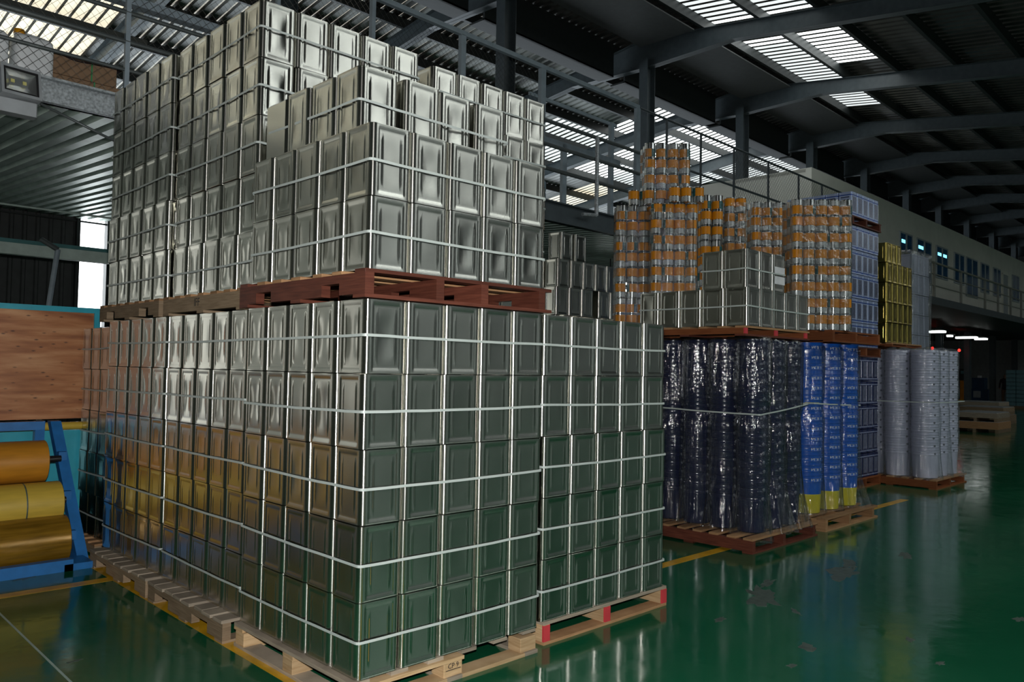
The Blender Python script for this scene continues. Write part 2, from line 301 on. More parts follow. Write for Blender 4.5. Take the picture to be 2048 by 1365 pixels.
# ------------------------------------------------------------------ mezzanine (building frame)
mez = struct(ob('mezzanine', None, None, (0, 0, 0), None, True), 'mezzanine of corrugated decking on a galvanised edge beam')
def deck_mesh(x0, x1, ya, yb, za, zb, pitch=.2):
    mb = MB(); n = int((x1-x0)/pitch)
    for i in range(n):
        a = x0+i*pitch; pts = [(a, 0), (a+pitch*.5, 0), (a+pitch*.62, .06), (a+pitch*.88, .06), (a+pitch, 0)]
        for q in range(4):
            (xa, ha), (xb, hb) = pts[q], pts[q+1]
            mb.add([(xa, ya, za+ha), (xb, ya, za+hb), (xb, yb, zb+hb), (xa, yb, zb+ha)], [(0, 1, 2, 3)])
    return mb
for (x0, x1) in ((-8, -2.8), (-2.8, -.4), (-.4, 2.2), (2.2, 4.8), (4.8, 10), (10, 17.6)):
    part('deck_sheet', deck_mesh(x0, x1, 4.62, 13.2, 3.8, 4.25), 'deck_metal', mez)
part('deck_slab', MB().add([(-8, 4.62, 3.88), (17.2, 4.62, 3.88), (17.2, 13.3, 4.34), (-8, 13.3, 4.34), (-8, 4.62, 3.93), (17.2, 4.62, 3.93), (17.2, 13.3, 4.39), (-8, 13.3, 4.39)], [(0, 3, 2, 1), (4, 5, 6, 7), (0, 1, 5, 4), (1, 2, 6, 5), (2, 3, 7, 6), (3, 0, 4, 7)]), 'grey_slab', mez)
part('edge_beam', MB().box((-8, 4.56, 3.78), (1.9, 4.6, 4.0)).box((-8, 4.5, 3.98), (1.9, 4.6, 4.0)).box((-8, 4.5, 3.78), (1.9, 4.6, 3.795)), 'galv', mez)
part('edge_beam', MB().box((1.9, 4.56, 3.7), (17.2, 4.6, 4.0)).box((1.9, 4.5, 3.98), (17.2, 4.6, 4.0)).box((1.9, 4.5, 3.7), (17.2, 4.6, 3.715)), 'steel_grey', mez)
part('conduit', MB().tube((-3, 9.0, 3.6), (4, 9.0, 3.63), .014, 6), 'beam_green', mez)
for x in (-6, 4.6, 10, 15): part('mezzanine_post', MB().box((x, 5.2, 0), (x+.2, 5.4, 3.7)), 'steel_dark', mez)
# beam and leaning drainpipe under the deck
t = thing('cross_beam', 'pale green beam with teal top edge under the mezzanine', 'beam', (0, 0, 0), 0, None, True)
part('web', MB().box((-4, 9.0, 2.97), (2.6, 9.12, 3.12)), 'beam_green', t); part('top_flange', MB().box((-4, 8.98, 3.12), (2.6, 9.14, 3.17)), 'teal_dark', t)
t = thing('drain_pipe', 'bent grey drainpipe leaning below the pale beam', 'pipe', (0, 0, 0), 0, None, True)
part('pipe', MB().tube((1.27, 8.9, 3.08), (1.14, 8.9, 1.9), .035, 8).tube((1.14, 8.9, 1.9), (1.1, 8.9, 0), .035, 8), 'blue_grey_paint', t, True, 40); part('elbow', MB().tube((1.05, 8.9, 3.2), (1.27, 8.9, 3.08), .035, 8), 'pipe_grey', t, True, 40)
# opening in the outer wall
win = struct(ob('window_1', None, None, (0, 0, 0), None, True), 'tall bright opening in the dark outer wall')
part('window_frame', MB().box((2.84, 13.25, 1.2), (2.9, 13.45, 4.3)).box((3.38, 13.25, 1.2), (3.44, 13.45, 4.3)).box((2.84, 13.25, 3.58), (3.44, 13.3, 3.6)), 'steel_dark', win)
part('pane', MB().box((2.9, 13.42, 1.2), (3.38, 13.44, 4.3)), 'window_sky', win)
# fence of pipes and chain link along the mezzanine edge
FY = 4.5
def tubes(*segs, r=.02, n=8):
    mb = MB()
    for a, b in segs: mb.tube(a, b, r, n)
    return mb
fen = thing('mesh_fence', 'grey pipe and chain-link fence along the mezzanine edge', 'fence', (0, 0, 0), 0, None, True)
for z, rr in ((4.23, .017), (4.49, .022), (4.76, .022)): part('rail', tubes(((-3, FY, z), (3.2, FY, z), ), r=rr), 'pipe_grey', fen, True, 40)
for x in (-1.6, .51, 2.0): part('post', MB().box((x-.02, FY-.02, 3.9), (x+.02, FY+.02, 5.9)), 'blue_grey_paint', fen)
part('top_rail', MB().box((.3, FY+.3, 4.98), (3.2, FY+.42, 5.06)), 'blue_grey_paint', fen)
part('net_hem', MB().box((-3, FY+.03, 4.52), (.7, FY+.04, 4.57)), 'net_dark', fen)
def chainlink(x0, x1, z0, z1, p=.085, y=FY+.025, rr=.0016):
    mb = MB(); h = z1-z0; k = int((x1-x0+h)/p)
    for i in range(k):
        for sg in (1, -1):
            xs = x0-h+i*p if sg > 0 else x0+i*p
            a0, a1 = (xs, xs+h) if sg > 0 else (xs+0, xs-h)
            pa, pb = (a0, z0), (a1, z1)
            # clip to the x range
            (xa, za), (xb, zb) = pa, pb
            def cl(xa, za, xb, zb, X): tt = (X-xa)/(xb-xa); return X, za+tt*(zb-za)
            if max(xa, xb) <= x0 or min(xa, xb) >= x1: continue
            if xa < x0: xa, za = cl(xa, za, xb, zb, x0)
            if xb < x0: xb, zb = cl(xa, za, xb, zb, x0)
            if xa > x1: xa, za = cl(xa, za, xb, zb, x1)
            if xb > x1: xb, zb = cl(xa, za, xb, zb, x1)
            if abs(xa-xb) > .004: mb.tube((xa, y+sg*.001, za), (xb, y+sg*.001, zb), rr, 3)
    return mb
o = part('chain_link', chainlink(-1.4, 3.2, 3.98, 5.9), 'wire', fen); o['kind'] = 'stuff'
fr = thing('fence_frame', 'tall blue-grey tube frame with mesh over the tin stacks', 'fence', (0, 0, 0), 0, None, True)
part('top_rail', MB().box((3.2, FY-.03, 5.83), (8.47, FY+.03, 5.89)), 'blue_grey_paint', fr)
for x, wd in ((3.2, .025), (4.6, .04), (6.13, .05), (8.44, .05)): part('post', MB().box((x-wd, FY-.03, 3.95), (x+wd, FY+.03, 5.84)), 'blue_grey_paint', fr)
part('inner_rail', MB().box((6.2, FY+.3, 5.55), (8.3, FY+.33, 5.6)), 'blue_grey_paint', fr); part('inner_post', MB().box((8.12, FY+.28, 3.95), (8.2, FY+.34, 5.6)), 'blue_grey_paint', fr)
part('inner_post', MB().box((6.95, FY+.3, 3.95), (7.05, FY+.35, 5.0)), 'blue_grey_paint', fr); part('hanger', tubes(((6.45, FY+.3, 5.55), (6.45, FY+.3, 5.1)), r=.012), 'blue_grey_paint', fr)
part('kick_plate', MB().box((6.2, FY+.3, 4.93), (8.4, FY+.34, 5.02)), 'blue_grey_paint', fr)
o = part('chain_link', chainlink(3.2, 6.1, 3.98, 5.85), 'net_dark', fr); o['kind'] = 'stuff'
gr_ = thing('pipe_railing', 'dark pipe railing with a bright steel post at the mezzanine', 'railing', (0, 0, 0), 0, None, True)
for z in (5.1, 4.76, 4.42): part('rail', tubes(((5.2, FY-.05, z), (8.45, FY-.05, z)), r=.03), 'pipe_grey', gr_, True, 40)
part('post', tubes(((7.28, FY-.1, 3.89), (7.28, FY-.1, 5.09)), r=.032, n=12), 'galv', gr_, True, 40); part('foot', tubes(((7.0, FY-.06, 3.88), (7.28, FY-.1, 3.9)), r=.03), 'galv', gr_, True, 40)
g2 = thing('long_railing', 'thin pipe railing with mesh running towards the white room', 'railing', (0, 0, 0), 0, None, True)
for z in (5.86, 5.12, 4.75): part('rail', tubes(((8.5, FY, z), (16.9, FY, z)), r=.022), 'steel_grey', g2, True, 40)
for x in (9.3, 10.4, 11.6, 13.0, 14.4, 15.6, 16.85): part('post', tubes(((x, FY, 3.95), (x, FY, 5.86)), r=.022), 'steel_grey', g2, True, 40)
o = part('chain_link', chainlink(11.6, 16.9, 4.0, 5.86, .1, FY+.03, .003), 'wire', g2); o['kind'] = 'stuff'
# things standing on the mezzanine
def jerrycan(loc, label):
    t = thing('jerrycan', label, 'jerrycan', loc, 0, 'jerrycans on the mezzanine', True)
    prof = []
    for (x, z) in [(-.15, 0), (.15, 0), (.15, .35), (.09, .42), (-.05, .42), (-.15, .36)]: prof.append((x, z))
    mb = MB(); ring = []
    for (x, z, ky) in [(0, 0, 0)]: pass
    zs = [(0, .9), (.015, 1), (.34, 1), (.38, .95), (.405, .8), (.415, .55)]
    for (z, k) in zs:
        n = 24
        for i in range(n):
            a = 2*math.pi*i/n; c, s_ = math.cos(a), math.sin(a)
            ring.append((.155*k*math.copysign(abs(c)**.35, c), .12*k*math.copysign(abs(s_)**.35, s_), z))
    n = 24; F = [tuple(range(n-1, -1, -1)), tuple(range(len(ring)-n, len(ring)))]
    for k in range(len(zs)-1):
        for i in range(n): j = (i+1) % n; F.append((k*n+i, k*n+j, k*n+n+j, k*n+n+i))
    mb.add(ring, F); part('body', mb, 'jerry_white', t, True, 50)
    part('neck', MB().lathe([(.04, .38), (.04, .43)], 16, Matrix.Translation((-.1, 0, 0))), 'jerry_white', t, True, 40)
    part('cap', MB().lathe([(.045, .425), (.045, .455), (.04, .465)], 16, Matrix.Translation((-.1, 0, 0))), 'cap_orange', t, True, 40)
    part('handle', MB().tube((-.05, 0, .44), (.1, 0, .43), .014, 8).tube((.1, 0, .43), (.1, 0, .39), .014, 8), 'jerry_white', t, True, 40)
jerrycan((-.165, 4.85, 3.99), 'white plastic jerrycan with orange cap behind the floodlight')
jerrycan((-.5, 4.9, 3.99), 'white plastic jerrycan cut off by the photo edge')
for k, (x, y, z, sx, sy, sz, lab) in enumerate([(.03, 5.05, 3.95, .62, .4, .27, 'brown carton with green strap, lower one beside the jerrycan'), (.02, 5.05, 4.222, .6, .4, .2, 'brown carton with green strap, on top of another carton'), (.72, 5.1, 3.95, .6, .4, .34, 'brown carton behind the fence post on the mezzanine')]):
    t = thing('carton', lab, 'box', (x, y, z), 0, 'cartons on the mezzanine', True)
    part('box', MB().cham((0, 0, 0), (sx, sy, sz), .006), 'cardboard', t)
    part('flap_seam', MB().box((.02, sy*.48, sz), (sx-.02, sy*.52, sz+.002)), 'core_card', t)
    q = .62*sx if k != 1 else .38*sx+.14
    part('strap', MB().box((q, -.003, 0), (q+.012, 0, sz+.003)).box((q, -.003, sz+.001), (q+.012, sy, sz+.004)), 'strap_green', t)
tb = MB(); V = []; n = 24
for i in range(n+1):
    for j in range(5): x = -.05+.75*i/n; V.append((x, 5.0+.1*j, 4.43-.05*math.sin(math.pi*i/n)+.015*noise.noise(Vector((x*6, j, 0)))))
tb.add(V, [(i*5+j, i*5+j+1, i*5+j+6, i*5+j+5) for i in range(n) for j in range(4)])
tag(ob('dark_sheet', tb.mesh('dark_sheet', 'dark_cloth', True), None, (0, 0, 0), None, True), 'dark cloth sagging over the cartons on the mezzanine', 'cloth')
t = thing('water_bottle', 'clear blue water bottle at the foot of the pipe railing', 'bottle', (6.3, 4.72, 3.99), 0, None, True)
part('body', MB().lathe([(.11, 0), (.13, .02), (.13, .12), (.12, .14), (.13, .16), (.13, .28), (.06, .36), (.035, .38)], 20), 'bottle_blue', t, True, 40); part('cap', MB().lathe([(.036, .38), (.036, .42)], 14), 'bottle_blue', t)
# floodlight on the edge beam
t = thing('floodlight', 'square LED floodlight fixed to the mezzanine edge beam', 'lamp', (-.355, 4.36, 3.72), 0, None, True)
T = Matrix.Rotation(.12, 4, 'Z') @ Matrix.Rotation(-.2, 4, 'X')
def fpart(name, mb, m):
    mb.v = [tuple(T @ Vector(p)) for p in mb.v]; return part(name, mb, m, t)
fpart('housing', MB().box((-.15, .03, 0), (.15, .08, .26)).box((-.15, -.02, 0), (-.13, .03, .26)).box((.13, -.02, 0), (.15, .03, .26)).box((-.13, -.02, 0), (.13, .03, .025)).box((-.13, -.02, .235), (.13, .03, .26)), 'lamp_grey')
fpart('bezel', MB().box((-.15, -.035, .235), (.15, -.02, .26)).box((-.15, -.035, 0), (.15, -.02, .025)).box((-.15, -.035, .025), (-.13, -.02, .235)).box((.13, -.035, .025), (.15, -.02, .235)), 'lamp_grey')
fpart('gasket', MB().box((-.13, -.03, .22), (.13, -.02, .235)).box((-.13, -.03, .025), (.13, -.02, .04)).box((-.13, -.03, .04), (-.115, -.02, .22)).box((.115, -.03, .04), (.13, -.02, .22)), 'black_plastic')
fpart('reflector', MB().add([(-.115, -.022, .04), (.115, -.022, .04), (.115, -.022, .22), (-.115, -.022, .22), (-.07, .025, .11), (.07, .025, .11), (.07, .025, .19), (-.07, .025, .19)], [(0, 1, 5, 4), (1, 2, 6, 5), (2, 3, 7, 6), (3, 0, 4, 7), (4, 5, 6, 7)]), 'reflector')
for x in (-.045, .045): fpart('led', MB().box((x-.014, .02, .135), (x+.014, .0245, .163)), 'led_chip')
part('mount_box', MB().cham((-.22, .02, -.13), (.13, .14, -.01), .008), 'lamp_grey', t)
tag(ob('stay_cable', tubes(((-.2, 4.4, 3.72), (.75, 4.45, 3.44)), r=.012).mesh('stay_cable', 'pipe_grey', True), None, (0, 0, 0), None, True), 'thin grey stay rod slanting from the floodlight to the tins', 'rod')
# ------------------------------------------------------------------ white upstairs room, walkway and lights (building frame)
room = struct(ob('wall_room', None, None, (0, 0, 0), None, True), 'off-white upper room wall above the walkway')
part('front', MB().box((17.1, 5.4, 3.85), (58, 5.55, 6.7)), 'white_wall', room); part('end', MB().box((17.1, 5.55, 3.85), (17.25, 10.5, 6.7)), 'white_wall', room); part('ceiling_board', MB().box((17.1, 5.55, 6.6), (58, 7.7, 6.68)), 'white_wall', room)
part('slab', MB().box((17.1, 4.4, 3.68), (58, 13.3, 3.85)), 'steel_dark', room); part('edge_trim', MB().box((17.1, 4.36, 3.66), (58, 4.42, 3.88)), 'steel_grey', room)
WX = [(23.35, 24.37, 5.0), (24.89, 26.22, 4.3), (26.84, 27.98, 4.9), (28.84, 29.93, 4.9), (30.3, 31.67, 4.55), (32.22, 33.28, 4.85), (34.02, 35.02, 4.85), (37.07, 38.12, 4.85)]
for k, (a, b, z0) in enumerate(WX):
    wn = struct(ob('window_%d' % (k+2), None, None, (0, 0, 0), None, True), 'blue-glazed window in the white upper room wall')
    z1 = 5.9; mid = (a+b)/2
    part('window_frame', MB().box((a-.05, 5.36, z0-.05), (b+.05, 5.4, z0)).box((a-.05, 5.36, z1), (b+.05, 5.4, z1+.05)).box((a-.05, 5.36, z0), (a, 5.4, z1)).box((b, 5.36, z0), (b+.05, 5.4, z1)).box((mid-.06, 5.36, z0), (mid+.06, 5.4, z1)), 'window_frame', wn)
    for (xa, xb) in ((a, mid-.06), (mid+.06, b)): part('pane', MB().box((xa, 5.37, z0), (xb, 5.395, z1)), 'blue_glass', wn)
    if k in (0, 1, 2):  # lamp reflections in the glass, put on as glowing strips over the panes
        for q in ((a+.1, mid-.12), (mid+.12, b-.1))[:1 if k < 2 else 2]: tag(ob('lamp_glint', MB().box((q[0], 5.362, 5.62), (q[1], 5.37, 5.72)).mesh('lamp_glint', 'cyan_glint'), None, (0, 0, 0), None, True), 'glowing strip as lamp reflection on the %s upper window%s' % (ORD[k], ', near pane' if q[0] < mid else ', far pane'), 'lamp', 'lamp reflections on the upper windows')
dr = struct(ob('door_1', None, None, (0, 0, 0), None, True), 'pale door in the white upper room wall')
part('leaf', MB().box((35.42, 5.37, 3.86), (36.23, 5.4, 5.8)), 'window_frame', dr); part('door_frame', MB().box((35.36, 5.35, 3.86), (35.42, 5.4, 5.86)).box((36.23, 5.35, 3.86), (36.29, 5.4, 5.86)).box((35.36, 5.35, 5.8), (36.29, 5.4, 5.86)), 'white_wall', dr)
wr = thing('walkway_railing', 'dark pipe railing along the walkway of the white room', 'railing', (0, 0, 0), 0, None, True)
for z, rr in ((4.92, .035), (4.58, .02), (4.24, .02)): part('rail', tubes(((19, 4.45, z), (56, 4.45, z)), r=rr, n=6), 'rail_tan', wr)
for x in (20.7, 23.4, 26.1, 28.91, 30.63, 32.43, 34.08, 37, 40, 43, 46, 49): part('post', MB().box((x-.045, 4.42, 3.7), (x+.045, 4.48, 4.93)), 'rail_tan', wr)
for k, (x0, y0, wd) in enumerate([(31.6, 6.78, .6), (30.2, 7.25, .2), (37.2, 7.2, .85), (38.9, 7.05, .5), (35.3, 7.35, .2)]):
    t = thing('strip_light', ['lit strip light under the room, first and widest from the tins', 'short lit strip light just above the widest strip', 'lit strip light beyond the dark post, long double tube', 'thin lit strip light, farthest along under the room', 'short lit strip light beside the dark post'][k], 'lamp', (x0, y0, 3.28), 0, 'strip lights under the room', True)
    part('tube', MB().tube((0, -wd/2, 0), (0, wd/2, 0), .04, 8).tube((.15, -wd/2, 0), (.15, wd/2, 0), .04, 8), 'tube_light', t); part('batten', MB().box((-.35, -wd/2, .05), (.5, wd/2, .1)), 'steel_dark', t); part('hanger', MB().box((.06, -.01, .1), (.08, .01, .4)), 'steel_dark', t)  # batten widened to keep the tube light off the slab above
for k, (x0, z0) in enumerate([(11.05, 3.38), (11.1, 3.24)]):
    t = thing('strip_light', ['lit strip light behind the loose tins, upper one', 'lit strip light behind the loose tins, lower one'][k], 'lamp', (x0+k*.05, 7.0, z0), math.radians(-25), 'strip lights behind the tins', True)
    part('tube', MB().tube((-.35, 0, 0), (.55, 0, 0), .022, 8), 'tube_light', t); part('batten', MB().box((-.36, -.03, .03), (.56, .03, .07)), 'window_frame', t); part('hanger', MB().box((0, -.01, .07), (.02, .01, .5+.14*k)), 'steel_dark', t)
tag(ob('duct_pipe', MB().tube((11.0, 8.35, 3.08), (14.5, 8.35, 3.08), .09, 14).mesh('duct_pipe', 'galv', True), None, (0, 0, 0), None, True), 'horizontal grey duct between the loose tins and orange cans', 'pipe')
for k, x in enumerate((36.6, 39.6)):
    t = thing('red_lamp', ['small red signal lamp nearer the grey pails', 'small red signal lamp beyond the dark post'][k], 'lamp', (x, 8.4-.28*k, 2.72), 0, 'red lamps at the far machines', True)
    part('lens', MB().lathe([(.02, 0), (.05, .02), (.065, .07), (.05, .12), (.02, .14)], 12), 'red_lamp', t, True); part('stem', MB().tube((0, 0, .14), (0, 0, .97), .012, 6), 'steel_dark', t)
# ------------------------------------------------------------------ square tins
TW, THT, PX, PZ = .236, .349, .24, .352
def lines():
    a = [0, .03, .06, .075, .095, .12, .205, .215, .225, .235, .25]; inner = [.25+.5*i/9 for i in range(1, 9)]
    return a+inner+[1-t for t in reversed(a)]
LN = lines()
def sst(a, b, x): t = max(0, min(1, (x-a)/(b-a))); return t*t*(3-2*t)
def panel_h(s, t, A, tw, hgt=1.0, plain=False):
    # relief of one pressed side (metres, + is outward)
    if plain: return -.0015*sst(.03, .1, min(s, 1-s, t*1.4, (1-t)*1.4))
    es = min(s, 1-s); et = min(t, 1-t)*1.45
    e = min(es, et)
    h = -.003*sst(.05, .1, e)
    h += .0017*(sst(.205, .219, e)-sst(.221, .237, e))
    x = (s-.5)/.29; y = (t-.5)/.36
    q = (abs(x)**3+abs(y)**3)**(1/3.)
    if q < 1: h += A*(1-q)*(1-.35*math.exp(-q*q*14)) + tw*x*y*(1-q)*.8
    return h
def tin_mesh(A, tw, W_=TW, H_=THT, m='tinplate', plain=False, rc=.028):
    mb = MB(); hw = W_/2; fl_ = W_-2*rc; n = len(LN); V = []; F = []
    cols = []
    for side in range(4):
        R = Matrix.Rotation(side*math.pi/2, 3, 'Z')
        for s in LN: cols.append([R @ Vector((-fl_/2+fl_*s, -hw-panel_h(s, t, A, tw, plain=plain), .004+(H_-.008)*t)) for t in LN])
        for k in range(1, 5):
            a = k/5*math.pi/2
            cols.append([R @ Vector((fl_/2+rc*math.sin(a), -fl_/2-rc*math.cos(a), .004+(H_-.008)*t)) for t in LN])
    nc = len(cols)
    for c in cols: V += c
    for c in range(nc):
        e = (c+1) % nc
        for k in range(n-1): F.append((c*n+k, e*n+k, e*n+k+1, c*n+k+1))
    b0 = len(V); V += [(p.x*.985, p.y*.985, .01) for p in [c[0] for c in cols]]; V += [(p.x*.975, p.y*.975, H_-.01) for p in [c[-1] for c in cols]]
    for c in range(nc):
        e = (c+1) % nc; F.append((c*n, b0+c, b0+e, e*n)); F.append((c*n+n-1, e*n+n-1, b0+nc+e, b0+nc+c))
    F.append(tuple(b0+c for c in range(nc-1, -1, -1))); F.append(tuple(b0+nc+c for c in range(nc)))
    mb.add(V, F); return mb.mesh('square_tin', m, True, 50)
def seam_mesh(W_=TW, m='tinplate', rc=.028, hgt=.006):
    mb = MB(); n = 8; hw = W_/2+.0006
    def ring(off, z):
        o = []
        for side in range(4):
            R = Matrix.Rotation(side*math.pi/2, 3, 'Z')
            for k in range(n): a = k/(n-1)*math.pi/2; o.append(R @ Vector((hw-rc+(rc+off)*math.sin(a), -hw+rc-(rc+off)*math.cos(a), z)))
        return o
    rs = [ring(-.003, 0), ring(.0008, .001), ring(.0008, hgt-.001), ring(-.003, hgt)]; N = 4*n; V = sum(rs, [])
    F = [(k*N+i, k*N+(i+1) % N, ((k+1) % 4)*N+(i+1) % N, ((k+1) % 4)*N+i) for k in range(4) for i in range(N)]
    mb.add(V, F); return mb.mesh('seam', m, True, 40)
TINS = [tin_mesh(A, tw) for A, tw in ((-.0062, 0), (-.005, .002), (-.0042, -.002), (.0012, .0), (-.0022, .003), (-.007, -.0015))]
FLAT = [tin_mesh(.0006, 0), tin_mesh(-.0012, .001), tin_mesh(-.0008, -.001)]
SEAM = seam_mesh()
rng = random.Random(11)
def tin(x, y, z, label, group, kind='dent', jit=1., meshes=None, seam=SEAM, name='square_tin', H_=THT, cat='tin', turn=0):
    me = rng.choice(meshes or (TINS if kind == 'dent' else FLAT))
    o = ob(name, me, None, (x+rng.uniform(-.003, .003)*jit, y+rng.uniform(-.003, .003)*jit, z), (0, 0, turn+rng.uniform(-.012, .012)*jit))
    tag(o, label, cat, group)
    if seam: ob('bottom_seam', seam, o, (0, 0, 0)); ob('top_seam', seam, o, (0, 0, H_-.006))
    return o
def strap(x0, y0, x1, y1, z, label, group, tilt=(0, 0, 0, 0), e=.006):
    # band round a layer; the four corners may sit at slightly different heights
    mb = MB(); P = []; rc = .022; x0 -= e; y0 -= e; x1 += e; y1 += e
    cs = [((x0+rc, y0+rc), math.pi, tilt[0]), ((x1-rc, y0+rc), 1.5*math.pi, tilt[1]), ((x1-rc, y1-rc), 0, tilt[2]), ((x0+rc, y1-rc), .5*math.pi, tilt[3])]
    for (c, a0, dz) in cs:
        for k in range(5): a = a0+k/4*math.pi/2; P.append((c[0]+rc*math.cos(a), c[1]+rc*math.sin(a), z+dz, a))
    Q = []
    for i in range(len(P)):
        a, b = P[i], P[(i+1) % len(P)]; Q.append((a[0], a[1], a[2]))
        if i % 5 == 4:
            for k in range(1, 10): t = k/10; Q.append((a[0]+(b[0]-a[0])*t, a[1]+(b[1]-a[1])*t, a[2]+(b[2]-a[2])*t-.004*math.sin(math.pi*t)+rng.uniform(-.0012, .0012)))
    N = len(Q); cx, cy = (x0+x1)/2, (y0+y1)/2; V = []
    for (x, y, zz) in Q:
        dx, dy = x-cx, y-cy; s = 1+.0012/max(.3, math.hypot(dx, dy)); V += [(x, y, zz-.0065), (x, y, zz+.0065), (cx+dx*s, cy+dy*s, zz+.0065), (cx+dx*s, cy+dy*s, zz-.0065)]
    F = []
    for i in range(N):
        j = (i+1) % N
        for k in range(4): F.append((i*4+k, i*4+(k+1) % 4, j*4+(k+1) % 4, j*4+k))
    return tag(ob('strapping_band', mb.add(V, F).mesh('strapping_band', 'strap')), label, 'strap', group)
def core(cells, zb, label, H_=THT, pz=PZ, m='tinplate', W_=TW):
    mb = MB()
    for (x, y, k) in cells: mb.cham((x-W_/2, y-W_/2, zb+k*pz), (x+W_/2, y+W_/2, zb+k*pz+H_), .012)
    if mb.v: o = ob('packed_tins', mb.mesh('packed_tins', m)); o['kind'] = 'stuff'; o['label'] = label; o['category'] = 'tins'
def stack(nm, x0, y0, zb, nl, nx=5, ny=5, px=PX, py=PX, faces='LR', kinds=None, rows_R=None, rows_L=None, grp=None, shift=.006, straps=True, tw=TW, pz=PZ, H_=THT, meshes=None, seam=SEAM, name='square_tin', col='silver', fill=True, cat='tin', wire='strapping'):
    # faces: L = face towards the roll rack (x0), R = face towards the aisle (y0)
    grp = grp or 'tins of the '+nm; cells = []
    for k in range(nl):
        z = zb+k*pz; sx, sy = rng.uniform(-shift, shift), rng.uniform(-shift, shift)
        for i in range(nx):
            for j in range(ny):
                x, y = x0+(i+.5)*px, y0+(j+.5)*py
                onR = 'R' in faces and j == 0 and (rows_R is None or k in rows_R); onL = 'L' in faces and i == 0 and (rows_L is None or k in rows_L)
                if not (onR or onL): cells.append((x, y, k)); continue
                lay = ORD[k]+' layer up'
                if onR and onL: w_ = 'corner tin'
                elif onR: w_ = 'aisle side, '+ORD[i]+' along'
                else: w_ = 'rack side, '+ORD[j]+' along'
                kd = kinds(k, i, j) if kinds else 'dent'
                tin(x+sx, y+sy, z, f'{col} tin, {nm}, {lay}, {w_}', grp, kd, 1, meshes, seam, name, H_, cat)
        if straps: strap(x0+sx+(px-tw)/2, y0+sy+(px-tw)/2, x0+nx*px+sx-(px-tw)/2, y0+ny*py+sy-(px-tw)/2, z+H_*.5, f'white band round the {ORD[k]} layer up, {nm}', 'bands of the '+nm, [rng.uniform(-.008, .008) for _ in range(4)])
    if fill: core(cells, zb, 'plain tins packed inside the '+nm, H_, pz, meshes[0].materials[0].name if meshes else 'tinplate', tw)
# ------------------------------------------------------------------ pallets
def pallet(label, x0, y0, z0, xs, Lx=1.2, Ly=1.2, Hp=.13, sw=.045, nd=7, ms='wood_old', md='wood_old', mb_='wood_old', notch=((.2, .42), (.78, 1.0)), over=.0, ends=None, nb=3, wd=.095, deckz=None, lead=None, cat='pallet'):
    t = thing('pallet', label, cat, (x0, y0, z0), 0, 'wooden pallets'); bt = .017; dt = .018
    for k, x in enumerate(xs):
        sb = MB().box((x, 0, bt+(.058 if notch else 0)), (x+sw, Ly, Hp-dt)); ys = [0]+[q for ab in notch for q in ab]+[Ly]
        if notch:
            for q in range(0, len(ys), 2): sb.box((x, ys[q], bt), (x+sw, ys[q+1], bt+.058))
        o = part('stringer', sb, ms, t)
        if ends: part('painted_end', MB().box((x-.001, -.0015, bt+.002), (x+sw+.001, .012, Hp-dt-.002)), ends, o)
    for k in range(nd):
        a = (Ly-wd)*k/(nd-1); q = rng.uniform(-.012, .012) if 0 < k < nd-1 else 0; e = rng.uniform(0, over)
        part('deck_board', MB().cham((-e, a+q, Hp-dt), (Lx+rng.uniform(0, over), a+q+wd*rng.uniform(.9, 1.05), Hp), .002), lead if lead and k in (0, nd-1) else md, t)
    for k in range(nb):
        a = (Ly-.1)*k/(nb-1); part('bottom_board', MB().box((0, a, 0), (Lx, a+.1, bt)), mb_, t)
    return t
def lettering(txt, size, m, parent, loc, rot): return ob('lettering', textmesh(txt, size, m), parent, loc, rot)
def block_pallet(label, x0, y0, z0):
    t = thing('pallet', label, 'pallet', (x0, y0, z0), 0, 'wooden pallets'); L = 1.2
    for k, x in enumerate((0, .55, 1.1)): part('bottom_board', MB().box((x, 0, .0), (x+.1, L, .02)), 'pine_grey', t)
    for y in (0, 1.1): part('bottom_board', MB().box((.1, y, 0), (.55, y+.1, .02)).box((.65, y, 0), (1.1, y+.1, .02)), 'pine', t)
    for x in (0, .54, 1.08):
        for y in (0.015, .55, 1.08): 
            b = part('block', MB().cham((x, y, .02), (x+.12, y+.1, .094), .003), 'pine', t)
            if y < .1 and x > .1:
                if x < 1: lettering('CP 9', .036, 'ink', b, (x+.06, y-.001, .07), (math.pi/2, 0, 0))
                if x < 1: part('ink_rule', MB().box((x+.012, y-.002, .05), (x+.108, y, .053)), 'ink', b)
    for y in (0.0, .55, 1.1): part('bearer', MB().box((0, y, .094), (L, y+.1, .112)) if y > .1 else MB().box((0, y, .094), (.66, y+.1, .112)), 'pine', t)
    for k in range(6): x = k*1.1/5; part('deck_board', MB().box((x, .02, .112), (x+.1, L, .13)), 'pine_grey', t)
    return t
XS3 = (0, .55, 1.15); XS4 = (0, .42, .72, 1.155)
